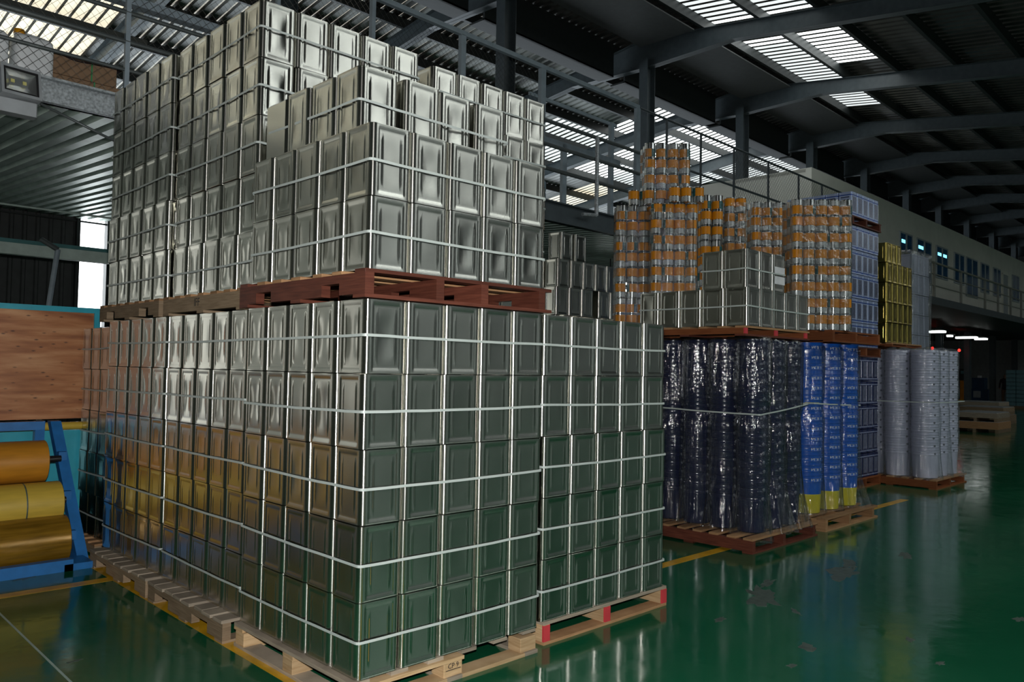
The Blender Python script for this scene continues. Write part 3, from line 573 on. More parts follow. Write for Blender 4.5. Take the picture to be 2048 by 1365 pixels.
# A: front stack
block_pallet('light pine block pallet under the front stack of tins', -.03, -.02, 0)
FLA = lambda k, i, j: 'flat' if (j == 0 and i >= 0 and k < 5 and not (k > 3 and i == 0)) or k < 2 else 'dent'
stack('lower front stack', 0, 0, .131, 5, kinds=FLA)
ZU = .131+5*PZ
pallet('red-brown pallet between the two loads of the front stack', -.02, -.02, ZU+.002, XS4, 1.26, 1.27, .135, .05, 7, 'wood_red', 'wood_tan', 'wood_red', ((.22, .38), (.9, 1.07)), lead='wood_red')
ZA = ZU+.138
stack('upper front stack', .025, .02, ZA, 2)
for k, (x, y, w_) in enumerate([(.103, .247, 'corner tin'), (.379, .244, 'aisle side, second along'), (.624, .263, 'aisle side, third along'), (.891, .265, 'aisle side, last along'), (.104, .49, 'rack side, second along'), (.094, .735, 'rack side, third along')]):
    tin(x+.118, y+.118, ZA+2*PZ, 'silver tin, upper front stack, topmost stepped layer, '+w_, 'tins of the upper front stack')
core([(x+.118, y+.118, 2) for x in (.38, .62, .89) for y in (.5, .74, .98)]+[(.215, 1.1, 2)], ZA, 'plain tins packed inside the topmost stepped layer')
strap(.103, .25, 1.13, 1.2, ZA+2*PZ+.175, 'white band round the topmost stepped layer of the front stack', 'bands of the upper front stack', (0, -.01, 0, .01))
# B, C, D: stacks along the yellow line behind it
tB = pallet('grey weathered pallet under the middle stack', -.07, 1.24, 0, XS3, 1.25, 1.12, .131, .05, 8, 'wood_old', 'pine_grey', 'wood_old', over=.014, wd=.125)
stack('lower middle stack', .03, 1.235, .131, 5, py=.236, faces='L', kinds=lambda k, i, j: 'flat' if k < 2 else 'dent')
tB2 = pallet('grey pallet stamped IFF under the upper middle load', .03, 1.3, ZU+.002, XS3, 1.22, 1.22, .13, .05, 7, 'wood_old', 'wood_tan', 'wood_old', notch=())
lettering('IFF', .075, 'ink', tB2, (-.001, .66, .07), (math.pi/2, 0, -math.pi/2))
stack('upper middle stack', .12, 1.36, ZU+.134, 5, px=.241, py=.25, rows_R=(2, 3, 4))
pallet('grey weathered pallet under the rear stack', -.065, 2.42, 0, XS3, 1.25, 1.15, .131, .05, 8, 'wood_old', 'pine_grey', 'wood_old', over=.014, wd=.125)
stack('lower rear stack', .03, 2.44, .131, 5, py=.238, faces='L', kinds=lambda k, i, j: 'flat' if k < 2 else 'dent')
pallet('grey notched pallet under the upper rear load', .03, 2.6, ZU+.002, XS3, 1.2, 1.25, .13, .05, 7, 'wood_old', 'wood_tan', 'wood_old', notch=((.2, .38), (.9, 1.08)))
stack('upper rear stack', .08, 2.63, ZU+.134, 5, py=.25, faces='L')
pallet('low pallet under the rearmost stack by the plywood panel', .05, 3.85, 0, XS3, 1.2, .75, .1, .05, 5, 'wood_old', 'wood_tan', 'wood_old', notch=())
stack('rearmost stack', .12, 3.86, .1, 5, 5, 3, faces='L', kinds=lambda k, i, j: 'flat')
# E, F: next pallets along the aisle
pallet('pallet with red painted ends under the single load', 1.27, .03, 0, XS3, 1.2, 1.2, .131, .05, 7, 'pine', 'pine_grey', 'wood_tan', notch=(), ends='red_paint')
stack('single-load aisle stack', 1.25, .04, .131, 5, faces='R', kinds=lambda k, i, j: 'flat')
pallet('pallet under the load behind the single-load stack', 1.5, 1.42, ZU+.002, XS3, 1.24, 1.2, .13)
stack('high load behind front stack', 1.5, 1.44, ZU+.134, 5, px=.243, faces='R', rows_R=(2, 3, 4), straps=True)
pallet('pallet on the floor hidden behind the front stack', 1.5, 1.44, 0, XS3, 1.2, 1.2, .13)
core([(1.5+(i+.5)*.243, 1.44+(j+.5)*.24, k) for k in range(5) for i in range(5) for j in range(5) if i in (0, 4) or j in (0, 4)], .131, 'plain tins hidden low down behind the front stack')
# loose tins behind the single-load stack
for (row, items) in ((0, [(0, 0), (.245, 0), (.49, 0), (.83, 0), (1.07, 0)]), (1, [(.02, 0), (.27, 0), (.51, 0), (.75, 0), (.98, 0)]), (2, [(.1, .02), (.36, .02)])):
    for q, (dx, dy) in enumerate(items):
        tin(5.36+dx, 3.75+dy, 2.26+row*PZ, 'loose silver tin on the far pile, %s row up, %s along' % (ORD[row], ORD[q]), 'loose tins of the far pile', 'flat')
core([(5.36+.245*i, 3.99+.24*j, k) for k in range(2) for i in range(5) for j in range(2)], 2.26, 'plain tins behind the loose far pile')
core([(5.36+.245*i, 3.75+.24*j, k) for k in range(6) for i in range(5) for j in range(3)], .131, 'plain tins hidden under the loose far pile')
pallet('pallet on the floor below the loose far tins', 5.22, 3.62, 0, XS3, 1.25, .8, .13, nd=5, notch=())
# ------------------------------------------------------------------ pails
def pail_prof(R, H_, taper=.045):
    rb = R-taper*H_
    def rr(z): return rb+(R-rb)*z/H_
    p = [(rb-.01, 0), (rb, .008), (rr(H_*.5), H_*.5), (rr(H_-.075), H_-.075), (R+.004, H_-.072), (R+.004, H_-.066), (R, H_-.062), (R, H_-.04), (R+.005, H_-.036), (R+.005, H_-.03), (R, H_-.026), (R+.002, H_-.008), (R+.007, H_-.006), (R+.007, H_), (R-.002, H_), (R-.003, H_-.03), (rb-.003, .012), (.01, .012)]
    return p
def pail_mesh(R, H_, m, split=None):
    mb = MB().lathe(pail_prof(R, H_), 28, None, (True, True))
    if split:
        mb.m = [1 if max(mb.v[i][2] for i in f) <= H_*.5+.001 else 0 for f in mb.f]
    return mb.mesh('pail', m if isinstance(m, list) else m, True, 45)
def ear_mesh(R, H_): return MB().lathe([(.014, 0), (.016, .006), (.01, .012)], 10, Matrix.Translation((R, 0, H_-.05)) @ Matrix.Rotation(math.pi/2, 4, 'Y')).mesh('handle_ear', 'ear_plastic', True, 50)
def bend_text(txt, size, R, z, m):
    me = textmesh(txt, size, m, .0004)
    for v in me.vertices:
        a = v.co.x/R; h = v.co.z; v.co = Vector(((R+.0012+h)*math.sin(a), -(R+.0012+h)*math.cos(a), z+v.co.y))
    me.update(); return me
def pail_column(x, y, z, n, pitch, body, ear, label, group, ang, extra=None, name='pail'):
    for k in range(n):
        o = ob(name, body, None, (x+rng.uniform(-.003, .003), y+rng.uniform(-.003, .003), z+k*pitch), (0, 0, ang))
        tag(o, label % ORD[k], 'pail', group)
        if ear: ob('handle_ear', ear, o, None, (0, 0, rng.uniform(-.05, .05)))
        if extra: ob('lettering', extra, o)
R1, H1 = .142, .36
PB = pail_mesh(R1, H1, 'pail_black'); EB = ear_mesh(R1, H1)
CAMA = lambda x, y: math.atan2(CAMP.y-y, CAMP.x-x)
pallet('red-brown pallet under the wrapped black pails', 4.28, .4, 0, XS3, 1.25, 1.3, .131, .05, 8, 'wood_red', 'wood_tan', 'wood_red', notch=())
GC = [(4.62, .6, 'corner column'), (4.62, .89, 'second column back from corner'), (4.62, 1.18, 'third column back from corner'), (4.62, 1.47, 'last column back from corner'), (4.93, .6, 'second column along the aisle'), (5.24, .6, 'third column along the aisle')]
for (x, y, w_) in GC: pail_column(x, y, .132, 18, .0815, PB, EB, 'black pail, %s from the bottom, '+w_, 'nested black pails', CAMA(x, y)+.75)
def film_shell(label, x0, y0, x1, y1, z0, z1, neck, m, scallop=.03, pitch=.3, amp=.02, nz=44, top=True, cat='wrap', flare=.0, seed=0, per=220, name='plastic_wrap', dome=.05, at=None):
    # thin film hung round a load: scalloped between the columns, drawn in where the band ties it, gathered over the top
    mb = MB(); V = []; F = []; W_, D_ = x1-x0, y1-y0; rc = .1
    pts = []
    per_len = 2*(W_+D_)
    for i in range(per):
        s = per_len*i/per
        if s < W_: p = (x0+s, y0, 0, -1, s)
        elif s < W_+D_: p = (x1, y0+s-W_, 1, 0, s-W_)
        elif s < 2*W_+D_: p = (x1-(s-W_-D_), y1, 0, 1, W_-(s-W_-D_))
        else: p = (x0, y1-(s-2*W_-D_), -1, 0, D_-(s-2*W_-D_))
        pts.append(p)
    cx, cy = (x0+x1)/2, (y0+y1)/2
    rows = [(z0+(z1-z0)*k/nz, 1.) for k in range(nz+1)]
    if top: rows += [(z1+dome*.6, .93), (z1+dome, .75), (z1+dome*.9, .4)]
    for kz, (z, sc) in enumerate(rows):
        f = (z-z0)/(z1-z0)
        tie = sum(math.exp(-((z-nk)/.09)**2) for nk in neck)
        for (x, y, nx, ny, s) in pts:
            ph = 2*math.pi*s/pitch
            off = scallop*(.5-.5*math.cos(ph))*(.6+.4*noise.noise(Vector((x*2, y*2, z*2+seed)))) - scallop*.4
            off += amp*noise.noise(Vector((x*9+seed, y*9, z*2.2))) + amp*.6*noise.noise(Vector((x*26, y*26+seed, z*4)))
            off += flare*(1-f)**3 - .022*tie
            # rounded corners
            ex = min(x-x0, x1-x); ey = min(y-y0, y1-y); e = ex if abs(ny) else ey
            if e < rc: off -= (rc-math.sqrt(max(0, rc*rc-(rc-e)**2)))*.8
            V.append((cx+(x+nx*off-cx)*sc, cy+(y+ny*off-cy)*sc, z+.012*noise.noise(Vector((x*5, y*5, seed+z)))*(1 if kz in (0, nz) else .2)))
    for k in range(len(rows)-1):
        for i in range(per): j = (i+1) % per; F.append((k*per+i, k*per+j, (k+1)*per+j, (k+1)*per+i))
    return tag(ob(name, mb.add(V, F).mesh(name, m, True), None, (at[0], at[1], 0) if at else None, (0, 0, -.77) if at else None), label, cat, 'clear plastic wraps')
def film_bag(label, cx, cy, R_, z0, z1, neck, m, seed, dome=.08, flare=.05, puff=.02, n=84, nz=60):
    # thin plastic bag pulled over one column: loose folds, tied in at the neck, crumpled crown
    V = []; rows = [(z0+(z1-z0)*k/nz, 1.) for k in range(nz+1)]+[(z1+dome*.45, .95), (z1+dome*.8, .8), (z1+dome, .5), (z1+dome*.95, .2)]
    for (z, sc) in rows:
        f = (z-z0)/(z1-z0); tie = math.exp(-((z-neck)/.07)**2)
        for i in range(n):
            a = 2*math.pi*i/n; c, s_ = math.cos(a), math.sin(a)
            off = .018+puff*noise.noise(Vector((c*1.3+seed, s_*1.3, z*1.7)))+.5*puff*abs(noise.noise(Vector((c*3.2, s_*3.2+seed, z*1.2+3))))
            off += .013*noise.noise(Vector((c*7, s_*7+seed, z*2.2+a*.5)))+.007*noise.noise(Vector((c*15+seed, s_*15, z*5)))
            off = max(.008, off*(1-.85*tie)); off += flare*max(0, 1-f*3.2)**2*(1+noise.noise(Vector((c*4, s_*4, seed))))
            q = (R_+off)*sc; V.append((cx+q*c, cy+q*s_, z+(.03*noise.noise(Vector((c*2, s_*2, seed+9))) if sc < 1 or z == z0 else 0)))
    F = [(k*n+i, k*n+(i+1) % n, (k+1)*n+(i+1) % n, (k+1)*n+i) for k in range(len(rows)-1) for i in range(n)]
    return tag(ob('plastic_bag', MB().add(V, F).mesh('plastic_bag', m, True)), label, 'bag', 'clear plastic bags over pails')
for q, (x, y, w_) in enumerate(GC): film_bag('clear crumpled bag over black pails, '+w_, x, y, R1, .115 if q else .05, 1.865, 1.22-.02*q, 'film', 3+q*7.3, dome=.03 if q else .045, flare=.04 if q < 4 else .09)
strap(4.46, .44, 5.4, 1.63, 1.22, 'thin white string tied round the wrapped black pails', 'strings round wrapped pails', (-.02, .06, 0, 0))
# blue pails
R2, H2 = .15, .4
PBL = pail_mesh(R2, H2, ['pail_blue', 'pail_yellow'], True); LT = bend_text('POLY', .058, R2, H2-.055, 'print_white')
pallet('tan pallet under the wrapped blue pails', 5.75, .42, 0, XS3, 1.3, 1.2, .131, .05, 7, 'wood_tan', 'wood_tan', 'wood_tan', notch=())
for (x, y, w_) in [(6.0, .74, 'column next to the black pails'), (6.4, .72, 'middle column'), (6.8, .7, 'column farthest along the aisle')]:
    a = CAMA(x, y)+math.pi/2+.75
    pail_column(x, y, .132, 14, .105, PBL, None, 'blue lettered pail, %s from the bottom, '+w_, 'nested blue pails', a, LT)
for q, (x, y, w_) in enumerate([(6.0, .74, 'next to the black pails'), (6.4, .72, 'in the middle'), (6.8, .7, 'farthest along the aisle')]): film_bag('clear bag over the column of blue pails '+w_, x, y, R2, .125, 1.83, 1.25, 'film', 60+q*5.1, dome=.05, flare=.03 if q < 2 else .1)
strap(5.85, .58, 6.97, 1.25, 1.25, 'thin white string tied round the wrapped blue pails', 'strings round wrapped pails', (.02, -.02, 0, 0))
# grey pails
R3, H3 = .178, .4
PG = pail_mesh(R3, H3, 'pail_grey'); EG = ear_mesh(R3, H3)
pallet('orange-brown pallet under the wrapped grey pails', 9.85, .72, 0, XS3, 1.3, 1.25, .131, .05, 7, 'wood_orange', 'wood_tan', 'wood_orange', notch=())
for (x, y, w_) in [(10.1, .95, 'corner column'), (10.1, 1.32, 'second column back from corner'), (10.1, 1.69, 'last column back from corner'), (10.5, .95, 'second column along the aisle'), (10.9, .95, 'third column along the aisle')]:
    pail_column(x, y, .132, 14, .108, PG, EG, 'grey pail, %s from the bottom, '+w_, 'nested grey pails', CAMA(x, y)+.7)
for q, (x, y, w_) in enumerate([(10.1, .95, 'corner column'), (10.1, 1.32, 'second column back from corner'), (10.1, 1.69, 'last column back from corner'), (10.5, .95, 'second column along the aisle'), (10.9, .95, 'third column along the aisle')]): film_bag('milky bag over grey pails, '+w_, x, y, R3, .12, 1.9, 1.2, 'film_grey', 90+q*4.7, dome=.07, flare=.03 if q < 4 else .08)
strap(9.9, .74, 11.13, 1.9, 1.2, 'thin white string tied round the wrapped grey pails', 'strings round wrapped pails')
# ------------------------------------------------------------------ orange cans
RC, HC = .06, .166
CB = MB().lathe([(RC-.004, 0), (RC+.001, .001), (RC+.001, .006), (RC-.001, .008), (RC-.001, HC-.012), (RC+.001, HC-.01), (RC+.001, HC-.002), (RC-.004, HC), (RC-.006, HC-.005), (.002, HC-.005)], 24).mesh('round_can', 'can_metal', True, 40)
def band(z0, z1, a0, a1, m, name, off=.0004):
    mb = MB(); n = max(3, int(24*(a1-a0)/(2*math.pi))); V = []
    for i in range(n+1):
        a = a0+(a1-a0)*i/n
        for (q, z) in ((RC-.0012, z0), (RC+off, z0), (RC+off, z1), (RC-.0012, z1)): V.append((q*math.cos(a), q*math.sin(a), z))
    F = [(i*4+k, i*4+4+k, i*4+4+(k+1) % 4, i*4+(k+1) % 4) for i in range(n) for k in range(4)]+[(0, 1, 2, 3), (n*4+3, n*4+2, n*4+1, n*4)]
    return mb.add(V, F).mesh(name, m, True, 40)
LO = band(HC*.4, HC-.013, -1.9, 1.5, 'label_orange', 'label'); LTQ = band(HC*.4, HC-.013, 1.5, 4.38, 'label_teal', 'print_panel'); LS = band(.012, HC*.36, -1.2, .9, 'label_silver', 'small_print')
def can(x, y, z, label, group, flip=False):
    o = tag(ob('round_can', CB, None, (x, y, z+(HC if flip else 0)), (math.pi if flip else 0, 0, (CAMA(x, y) if not flip else -CAMA(x, y))+rng.choice((-.5, -.2, .1, .5, 1.4, -.3)))), label, 'can', group)
    ob('label', LO, o); ob('print_panel', LTQ, o); ob('small_print', LS, o); return o
E1, E2 = Vector((.718, -.696)), Vector((.696, .718))     # the towers stand turned, flat side to the aisle corner
def can_block(nm, cx, cy, z0, nx, ny, nz, px=.127, film=None, m='film_tight', amp=.006):
    for k in range(nz):
        fl_ = rng.random() < .25
        for i in range(nx):
            for j in range(ny):
                if j and 0 < i < nx-1: continue
                w_ = ORD[i]+' across'+(', '+ORD[j]+' deep' if j else '')
                x = cx+E1.x*(i-(nx-1)/2)*px+E2.x*j*px; y = cy+E1.y*(i-(nx-1)/2)*px+E2.y*j*px
                can(x+rng.uniform(-.003, .003), y+rng.uniform(-.003, .003), z0+k*(HC+.004), f'orange-labelled can, {nm}, {ORD[k]} row up, {w_}', 'cans of the '+nm, fl_)
    if film: film_shell(film, -(nx*px)/2-.006, -px/2-.004, nx*px/2+.006, (ny-.5)*px+.004, z0, z0+nz*(HC+.004)-.06, (), m, 0, .126, amp, nz=30, top=False, seed=cx*9, per=150, at=(cx, cy))
# tower above the blue pails
ZC = 1.95
pallet('orange-brown pallet carrying the tall can tower', 5.85, .4, ZC-.05, XS3, 1.2, 1.0, .12, .05, 6, 'wood_orange', 'wood_orange', 'wood_orange', notch=())
can_block('tower above the blue pails', 5.98, .584, ZC+.075, 5, 3, 8, film='tight stretch film round the tall can tower')
# towers behind the silver tins
core([(4.95+.245*i, 2.05+.24*j, k) for k in range(5) for i in range(4) for j in range(3)], .131, 'plain tins hidden under the can towers')
pallet('pallet on the floor hidden below the can towers', 4.83, 1.9, 0, XS3, 1.2, 1.0, .13)
pallet('pallet hidden under the can towers', 4.8, 1.74, ZU+.002, XS3, 1.2, 1.1, .13)
ZM = ZU+.135; HR = HC+.004
can_block('main tower behind silver tins', 5.14, 1.83, ZM, 4, 3, 8, film='tight stretch film round the main can tower'); can_block('side tower by the mezzanine', 4.95, 2.24, ZM, 3, 2, 8, film='tight stretch film round the side can tower')
can_block('raised block on main tower', 5.17, 1.95, ZM+8*HR, 4, 3, 4, film='tight stretch film round the raised can block')
for q in range(3): can(5.1+E1.x*.127*q, 1.8-.696*.127*q, ZM+8*HR, 'orange-labelled can standing alone in front of the raised block, '+ORD[q]+' along', 'single cans on the main tower')
for q in range(2): can(4.95+E1.x*.127*q, 2.23-.696*.127*q, ZM+8*HR, 'orange-labelled can alone on the side tower, '+ORD[q]+' along', 'single cans on the side tower')
can_block('short tower next to the main tower', 5.735, 1.737, ZM, 2, 2, 9); can_block('dull lower tower', 6.01, 1.605, ZM, 2, 2, 9, film='grey film round the dull lower tower', amp=.01); can_block('silver-wrapped tower', 6.47, 1.46, ZM, 3, 2, 9, film='crinkled silver-bright film round the short tower', amp=.013)
core([(5.85+.245*i, 1.6+.24*j, k) for k in range(5) for i in range(5) for j in range(2)], .131, 'plain tins hidden under the short can towers')
pallet('pallet hidden under the short can towers', 5.6, 1.42, ZU+.002, (0, .6, 1.15), 1.2, .75, .13, nd=5); pallet('pallet on the floor hidden below the short can towers', 5.7, 1.45, 0, (0, .6, 1.15), 1.2, .6, .13, nd=5)
# silver tins above the black pails
pallet('bright red-brown pallet above the black pails', 4.3, .5, 1.9, XS3, 1.25, 1.25, .09, .05, 7, 'wood_orange', 'wood_tan', 'wood_red', notch=(), ends='red_paint')
ZG = 1.995
stack('load above black pails', 4.4, .53, ZG, 1, faces='LR', kinds=lambda k, i, j: 'flat')
for (x, y, w_) in [(4.43, .56, 'corner tin'), (4.43, .8, 'rack side, second along'), (4.68, .56, 'aisle side, second along'), (4.92, .56, 'aisle side, last along')]:
    o = tin(x+.118, y+.118, ZG+PZ, 'silver tin, load above black pails, second layer up, '+w_, 'tins of the load above black pails', 'flat')
    if x > 4.9:
        for z in (.07, .16): part('paper_label', MB().box((-.1, -.1215, z), (.1, -.1205, z+.075)), 'paper', o)
strap(4.43, .56, 5.16, 1.04, ZG+PZ+.17, 'white band round the upper tins above the black pails', 'bands of the load above black pails')
# printed tins: navy below, pale blue above, gold beside
PWK = .187
BT = [tin_mesh(-.001, 0, PWK, .334, 'tin_lightblue', True)]; NT = [tin_mesh(-.001, 0, PWK, .334, 'tin_navy', True)]; GT = [tin_mesh(-.006, .002, .197, .293, 'gold_tinplate'), tin_mesh(-.004, -.003, .197, .293, 'gold_tinplate')]
kw = dict(pz=.338, H_=.334, seam=None, tw=PWK, px=.19, py=.19, name='printed_tin', straps=False)
pallet('orange-brown pallet under the navy tins', 8.87, 1.47, 0, (0, .45, .93), 1.0, 1.0, .131, .05, 6, 'wood_orange', 'wood_orange', 'wood_orange', notch=())
stack('navy printed stack', 8.9, 1.5, .131, 5, meshes=NT, col='navy', **kw)
pallet('orange-brown pallet under the pale blue tins', 8.87, 1.47, 1.823, (0, .45, .93), 1.0, 1.0, .13, .05, 6, 'wood_orange', 'wood_red', 'wood_red', notch=())
stack('pale blue printed stack', 8.9, 1.5, 1.955, 5, meshes=BT, col='pale blue', **kw)
pallet('dark red pallet under the topmost pale blue tins', 8.87, 1.47, 1.955+5*.338+.002, (0, .45, .93), 1.0, 1.0, .12, .05, 6, 'wood_red', 'wood_red', 'wood_red', notch=())
stack('topmost pale blue layer', 8.88, 1.48, 1.955+5*.338+.124, 1, meshes=BT, col='pale blue', **kw)
e = PWK/2
DOT = MB().box((-.055, -e-.0015, .2), (-.03, -e-.0005, .225)).box((-.012, -e-.0015, .2), (.013, -e-.0005, .225)).box((.03, -e-.0015, .2), (.055, -e-.0005, .225)).box((-.06, -e-.0015, .25), (.06, -e-.0005, .262)).mesh('printed_marks', 'tin_navy')
for o in [o for o in bpy.data.objects if o.name.startswith('printed_tin') and 'pale blue' in o.get('label', '') and ('rack side' in o['label'] or 'corner' in o['label'])]: ob('printed_marks', DOT, o, None, (0, 0, -math.pi/2))
PAN = MB().box((-.052, -e-.0012, .06), (.052, -e+.001, .265)).mesh('label_panel', 'print_grey'); SHN = MB().box((-.075, -e-.002, .045), (-.066, -e+.001, .275)).box((.066, -e-.002, .045), (.075, -e+.001, .275)).mesh('bright_edge', 'can_metal')
for o in [o for o in bpy.data.objects if o.name.startswith('printed_tin') and ('aisle side' in o['label'] or 'corner' in o['label'])]: ob('label_panel', PAN, o); ob('bright_edge', SHN, o)
pallet('pallet on the grey pails under the gold tins', 9.95, 1.35, 1.985, XS3, 1.2, .6, .06, .05, 4, 'wood_orange', 'wood_tan', 'wood_orange', notch=())
gk = dict(px=.2, py=.2, tw=.197, pz=.297, H_=.293, meshes=GT, seam=None, col='gold', name='gold_tin', straps=False)
stack('gold stack', 10.02, 1.44, 2.05, 4, 5, 2, **gk)
stack('top of the gold stack', 10.03, 1.45, 2.05+4*.297, 1, 3, 2, **gk)
LV = [tin_mesh(-.002, 0, TW, .321, 'tin_lavender', True)]
stack('wrapped lavender stack', 11.3, 1.52, 1.893, 5, 3, 3, meshes=LV, col='lavender', straps=False, name='lavender_tin', pz=.325, H_=.321, seam=None)
pallet('pallet hidden under the lavender stack', 11.28, 1.48, 0, (0, .3, .6), .75, .8, .131, nd=4, nb=2, notch=())
core([(11.3+.12+.24*i, 1.52+.12+.24*j, k) for k in range(5) for i in range(3) for j in range(3)], .131, 'plain tins hidden under the lavender stack', m='tin_lavender')
film_shell('crinkled clear film round the lavender tins', 11.26, 1.48, 12.06, 2.28, 1.893, 3.54, (), 'film_grey', .0, .24, .02, nz=26, top=True, seed=61, per=120)
# ------------------------------------------------------------------ plywood partition and roll rack
t = thing('plywood_partition', 'teal-framed plywood panel behind the roll rack', 'partition', (0, 4.6, 0))
for k, (x0, x1) in enumerate(((-.74, .21),)): part('plywood_board', MB().box((x0, 0, 1.07), (x1, .018, 2.0)), 'plywood', t)
part('top_rail', MB().box((-.78, -.02, 2.0), (.26, .03, 2.046)), 'teal_paint', t); part('end_stile', MB().box((.21, -.02, 1.05), (.26, .03, 2.0)), 'teal_paint', t); part('end_stile', MB().box((-.78, -.02, 0), (-.74, .03, 2.0)), 'teal_paint', t); part('end_stile', MB().box((.21, -.0, 0), (.26, .03, 1.05)), 'teal_paint', t)
for k, x in enumerate((-.74, -.2)): part('teal_panel', MB().box((x, 0, .03), ((-.2, .21)[k]-.004, .015, .97)), 'teal_paint', t)
part('yellow_rail', MB().tube((-.78, -.04, 1.01), (.24, -.04, 1.01), .034, 12), 'yellow_pipe', t, True, 40)
rk = thing('roll_rack', 'blue steel rack holding three large rolls', 'rack', (0, 0, 0))
XE = -.04
def bar(p0, p1, wx, wy):
    p0 = Vector(p0); p1 = Vector(p1); mb = MB(); V = []
    for p in (p0, p1): V += [(p.x-wx, p.y-wy, p.z), (p.x+wx, p.y-wy, p.z), (p.x+wx, p.y+wy, p.z), (p.x-wx, p.y+wy, p.z)]
    return mb.add(V, [(3, 2, 1, 0), (4, 5, 6, 7), (0, 1, 5, 4), (1, 2, 6, 5), (2, 3, 7, 6), (3, 0, 4, 7)])
part('upright', bar((XE-.02, 3.78, 0), (XE-.1, 4.36, 1.07), .04, .045), 'rack_blue', rk); part('upright', bar((XE-.2, 4.75-.25, 0), (XE-.2, 4.4, 1.07), .035, .035), 'rack_blue', rk)
part('base_beam', MB().box((-3, 3.5, .0), (-.2, 3.58, .085)), 'rack_blue', rk); part('base_foot', MB().box((-.26, 3.5, 0), (-.06, 4.55, .05)), 'rack_blue', rk)
part('top_beam', MB().box((-3, 4.33, 1.0), (-.22, 4.4, 1.07)), 'rack_blue', rk)
for k, (y, z) in enumerate(((4.1, .77), (3.93, .46), (3.77, .165))): part('spindle', MB().tube((-.34, y, z+.01), (-.15, y, z+.01), .026, 10), 'black_plastic', rk, True, 40)
for (y, z) in ((4.14, .8), (3.98, .5), (3.82, .21)): part('bracket', MB().box((-.16, y-.02, z-.04), (-.1, y+.06, z+.03)), 'rack_blue', rk)
def roll(nm, label, x1, y, z, R, m):
    t = thing(nm, label, 'roll', (0, y, z))
    T = Matrix.Rotation(-math.pi/2, 4, 'Y')
    part('sheet_roll', MB().lathe([(R*.3, -x1), (R-.004, -x1), (R, -x1+.004), (R, -x1+1.0), (R, -x1+2.6)], 48, T, (False, False)), m, t, True, 40)
    part('core', MB().lathe([(R*.18, -x1-.002), (R*.3, -x1-.002), (R*.3, -x1+.3)], 24, T, (True, False)), 'core_card', t, True, 40)
    return t
roll('film_roll', 'orange roll, topmost on the blue rack', -.27, 4.1, .77, .165, 'roll_orange')
tt = roll('film_roll', 'yellow roll, middle one on the blue rack', -.2, 3.93, .455, .168, 'roll_yellow')
part('tape_mark', MB().lathe([(.1685, .45), (.169, .452), (.169, .458), (.1685, .46)], 40, Matrix.Rotation(-math.pi/2, 4, 'Y'), (False, False)), 'worn', tt)
roll('film_roll', 'dark gold roll, lowest on the blue rack', -.19, 3.77, .195, .185, 'roll_gold')
# ------------------------------------------------------------------ far end of the aisle (building frame)
def far_box(name, label, cat, loc, boxes, group=None):
    t = thing(name, label, cat, loc, 0, group, True)
    for (pn, a, b, m) in boxes: part(pn, MB().cham(a, b, .01), m, t)
    return t
far_box('orange_machine', 'orange upright machine post far beyond the grey pails', 'machine', (44.5, 9.15, 0), [('base', (-.3, -.2, 0), (.3, .25, .35), 'yellow_pipe'), ('post', (-.2, -.15, .35), (.25, .2, 1.35), 'machine_orange'), ('head', (-.25, -.2, 1.35), (.35, .3, 1.95), 'steel_dark'), ('screen', (-.28, -.1, 1.7), (-.25, .15, 1.85), 'crate_teal')])
far_box('blue_machine', 'dark blue machine standing past the orange post', 'machine', (46, 8.95, 0), [('cabinet', (-.4, -.6, .25), (.4, .5, .9), 'machine_blue'), ('upper_unit', (-.3, -.4, .9), (.3, .2, 1.5), 'machine_blue'), ('panel', (-.42, -.25, .45), (-.4, .1, .8), 'window_frame'), ('canister', (-.35, -.25, 1.5), (-.15, -.08, 1.62), 'jerry_white'), ('skid', (-.45, -.65, .0), (.45, .55, .25), 'steel_dark')])
for k, (x, y, z, sx, sy, m) in enumerate([(23.2, 2.75, 0, 1.4, 1.2, 'wood_tan'), (23.3, 2.8, .305, 1.4, 1.1, 'pine_grey'), (28, 3.65, 0, 1.5, 1.5, 'wood_old'), (28, 3.7, .305, 1.5, 1.4, 'wood_old'), (34, 5.15, .0, 1.6, 1.6, 'wood_tan'), (34, 5.2, .305, 1.6, 1.5, 'pine_grey')]):
    t = thing('sheet_stack', 'low pile of sheets on a pallet beyond the grey pails, %s in line%s' % (ORD[k//2], ', upper' if k % 2 else ', lower'), 'pile', (x, y, z), 0, 'low sheet piles', True)
    for q in (0, .5, 1): part('runner', MB().box((0, q*(sy-.08), 0), (sx, q*(sy-.08)+.08, .1)), 'wood_old', t)
    part('boards', MB().cham((0, 0, .1), (sx, sy, .3 if not k % 2 else .24), .01), m, t); part('cover_sheet', MB().box((.02, .02, .3 if not k % 2 else .24), (sx-.02, sy-.02, .305 if not k % 2 else .26)), 'grey_slab', t)
t = thing('crate_pile', 'tall teal-grey block of shrink-wrapped cans by the far wall', 'pile', (44, 6.35, 0), 0, None, True)
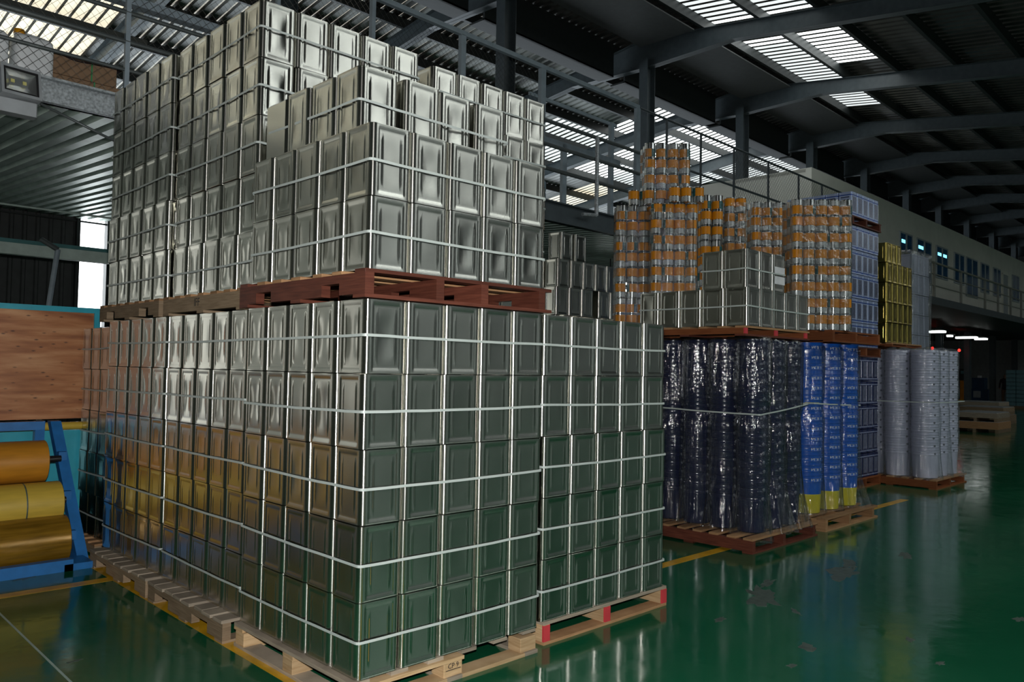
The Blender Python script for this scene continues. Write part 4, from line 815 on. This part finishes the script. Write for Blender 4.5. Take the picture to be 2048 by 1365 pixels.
part('pallet_base', MB().box((0, -1.4, 0), (1.2, .9, .14)), 'wood_old', t)
for q in range(9):
    for j in range(5): part('tray', MB().cham((0, -1.35+j*.44, .14+q*.2), (1.1, -.93+j*.44, .32+q*.2), .01), 'crate_teal', t)
pr_ = thing('person', 'person in dark top standing beside the teal-grey block', 'person', (45.3, 7.5, 0), 0, None, True)
def body():
    # one continuous figure, seen small: legs, hips, torso, arms, neck, head
    me = bpy.data.meshes.new('figure')
    J = [((0, 0, .95), .13), ((0, 0, 1.2), .13), ((0, 0, 1.42), .15), ((0, 0, 1.52), .06), ((0, 0, 1.6), .085), ((0, 0, 1.7), .085),
         ((0, .1, .9), .095), ((.02, .11, .5), .065), ((0, .11, .08), .045), ((-.12, .11, .04), .04),
         ((0, -.1, .9), .095), ((.02, -.11, .5), .065), ((0, -.11, .08), .045), ((-.12, -.11, .04), .04),
         ((0, .2, 1.4), .055), ((0, .25, 1.14), .045), ((-.1, .25, .92), .035), ((0, -.2, 1.4), .055), ((0, -.25, 1.14), .045), ((-.1, -.25, .92), .035)]
    E = [(0, 1), (1, 2), (2, 3), (3, 4), (4, 5), (0, 6), (6, 7), (7, 8), (8, 9), (0, 10), (10, 11), (11, 12), (12, 13), (2, 14), (14, 15), (15, 16), (2, 17), (17, 18), (18, 19)]
    me.from_pydata([j[0] for j in J], E, []); o = ob('figure', me, pr_); o.modifiers.new('skin', 'SKIN'); o.modifiers.new('sub', 'SUBSURF').levels = 1
    for k, j in enumerate(J): me.skin_vertices[0].data[k].radius = (j[1], j[1])
    me.skin_vertices[0].data[0].use_root = True; me.materials.append(M['dark_cloth'])
    dg = bpy.context.evaluated_depsgraph_get(); m2 = bpy.data.meshes.new_from_object(o.evaluated_get(dg)); o.modifiers.clear(); o.data = m2
    m2.materials.append(M['skin']); m2.materials.append(M['cardboard'])
    for p in m2.polygons: p.use_smooth = True; z = p.center.z; p.material_index = 1 if 1.5 < z < 1.68 or abs(p.center.y) > .2 and z < 1.0 else (2 if z < .9 else 0)
body()
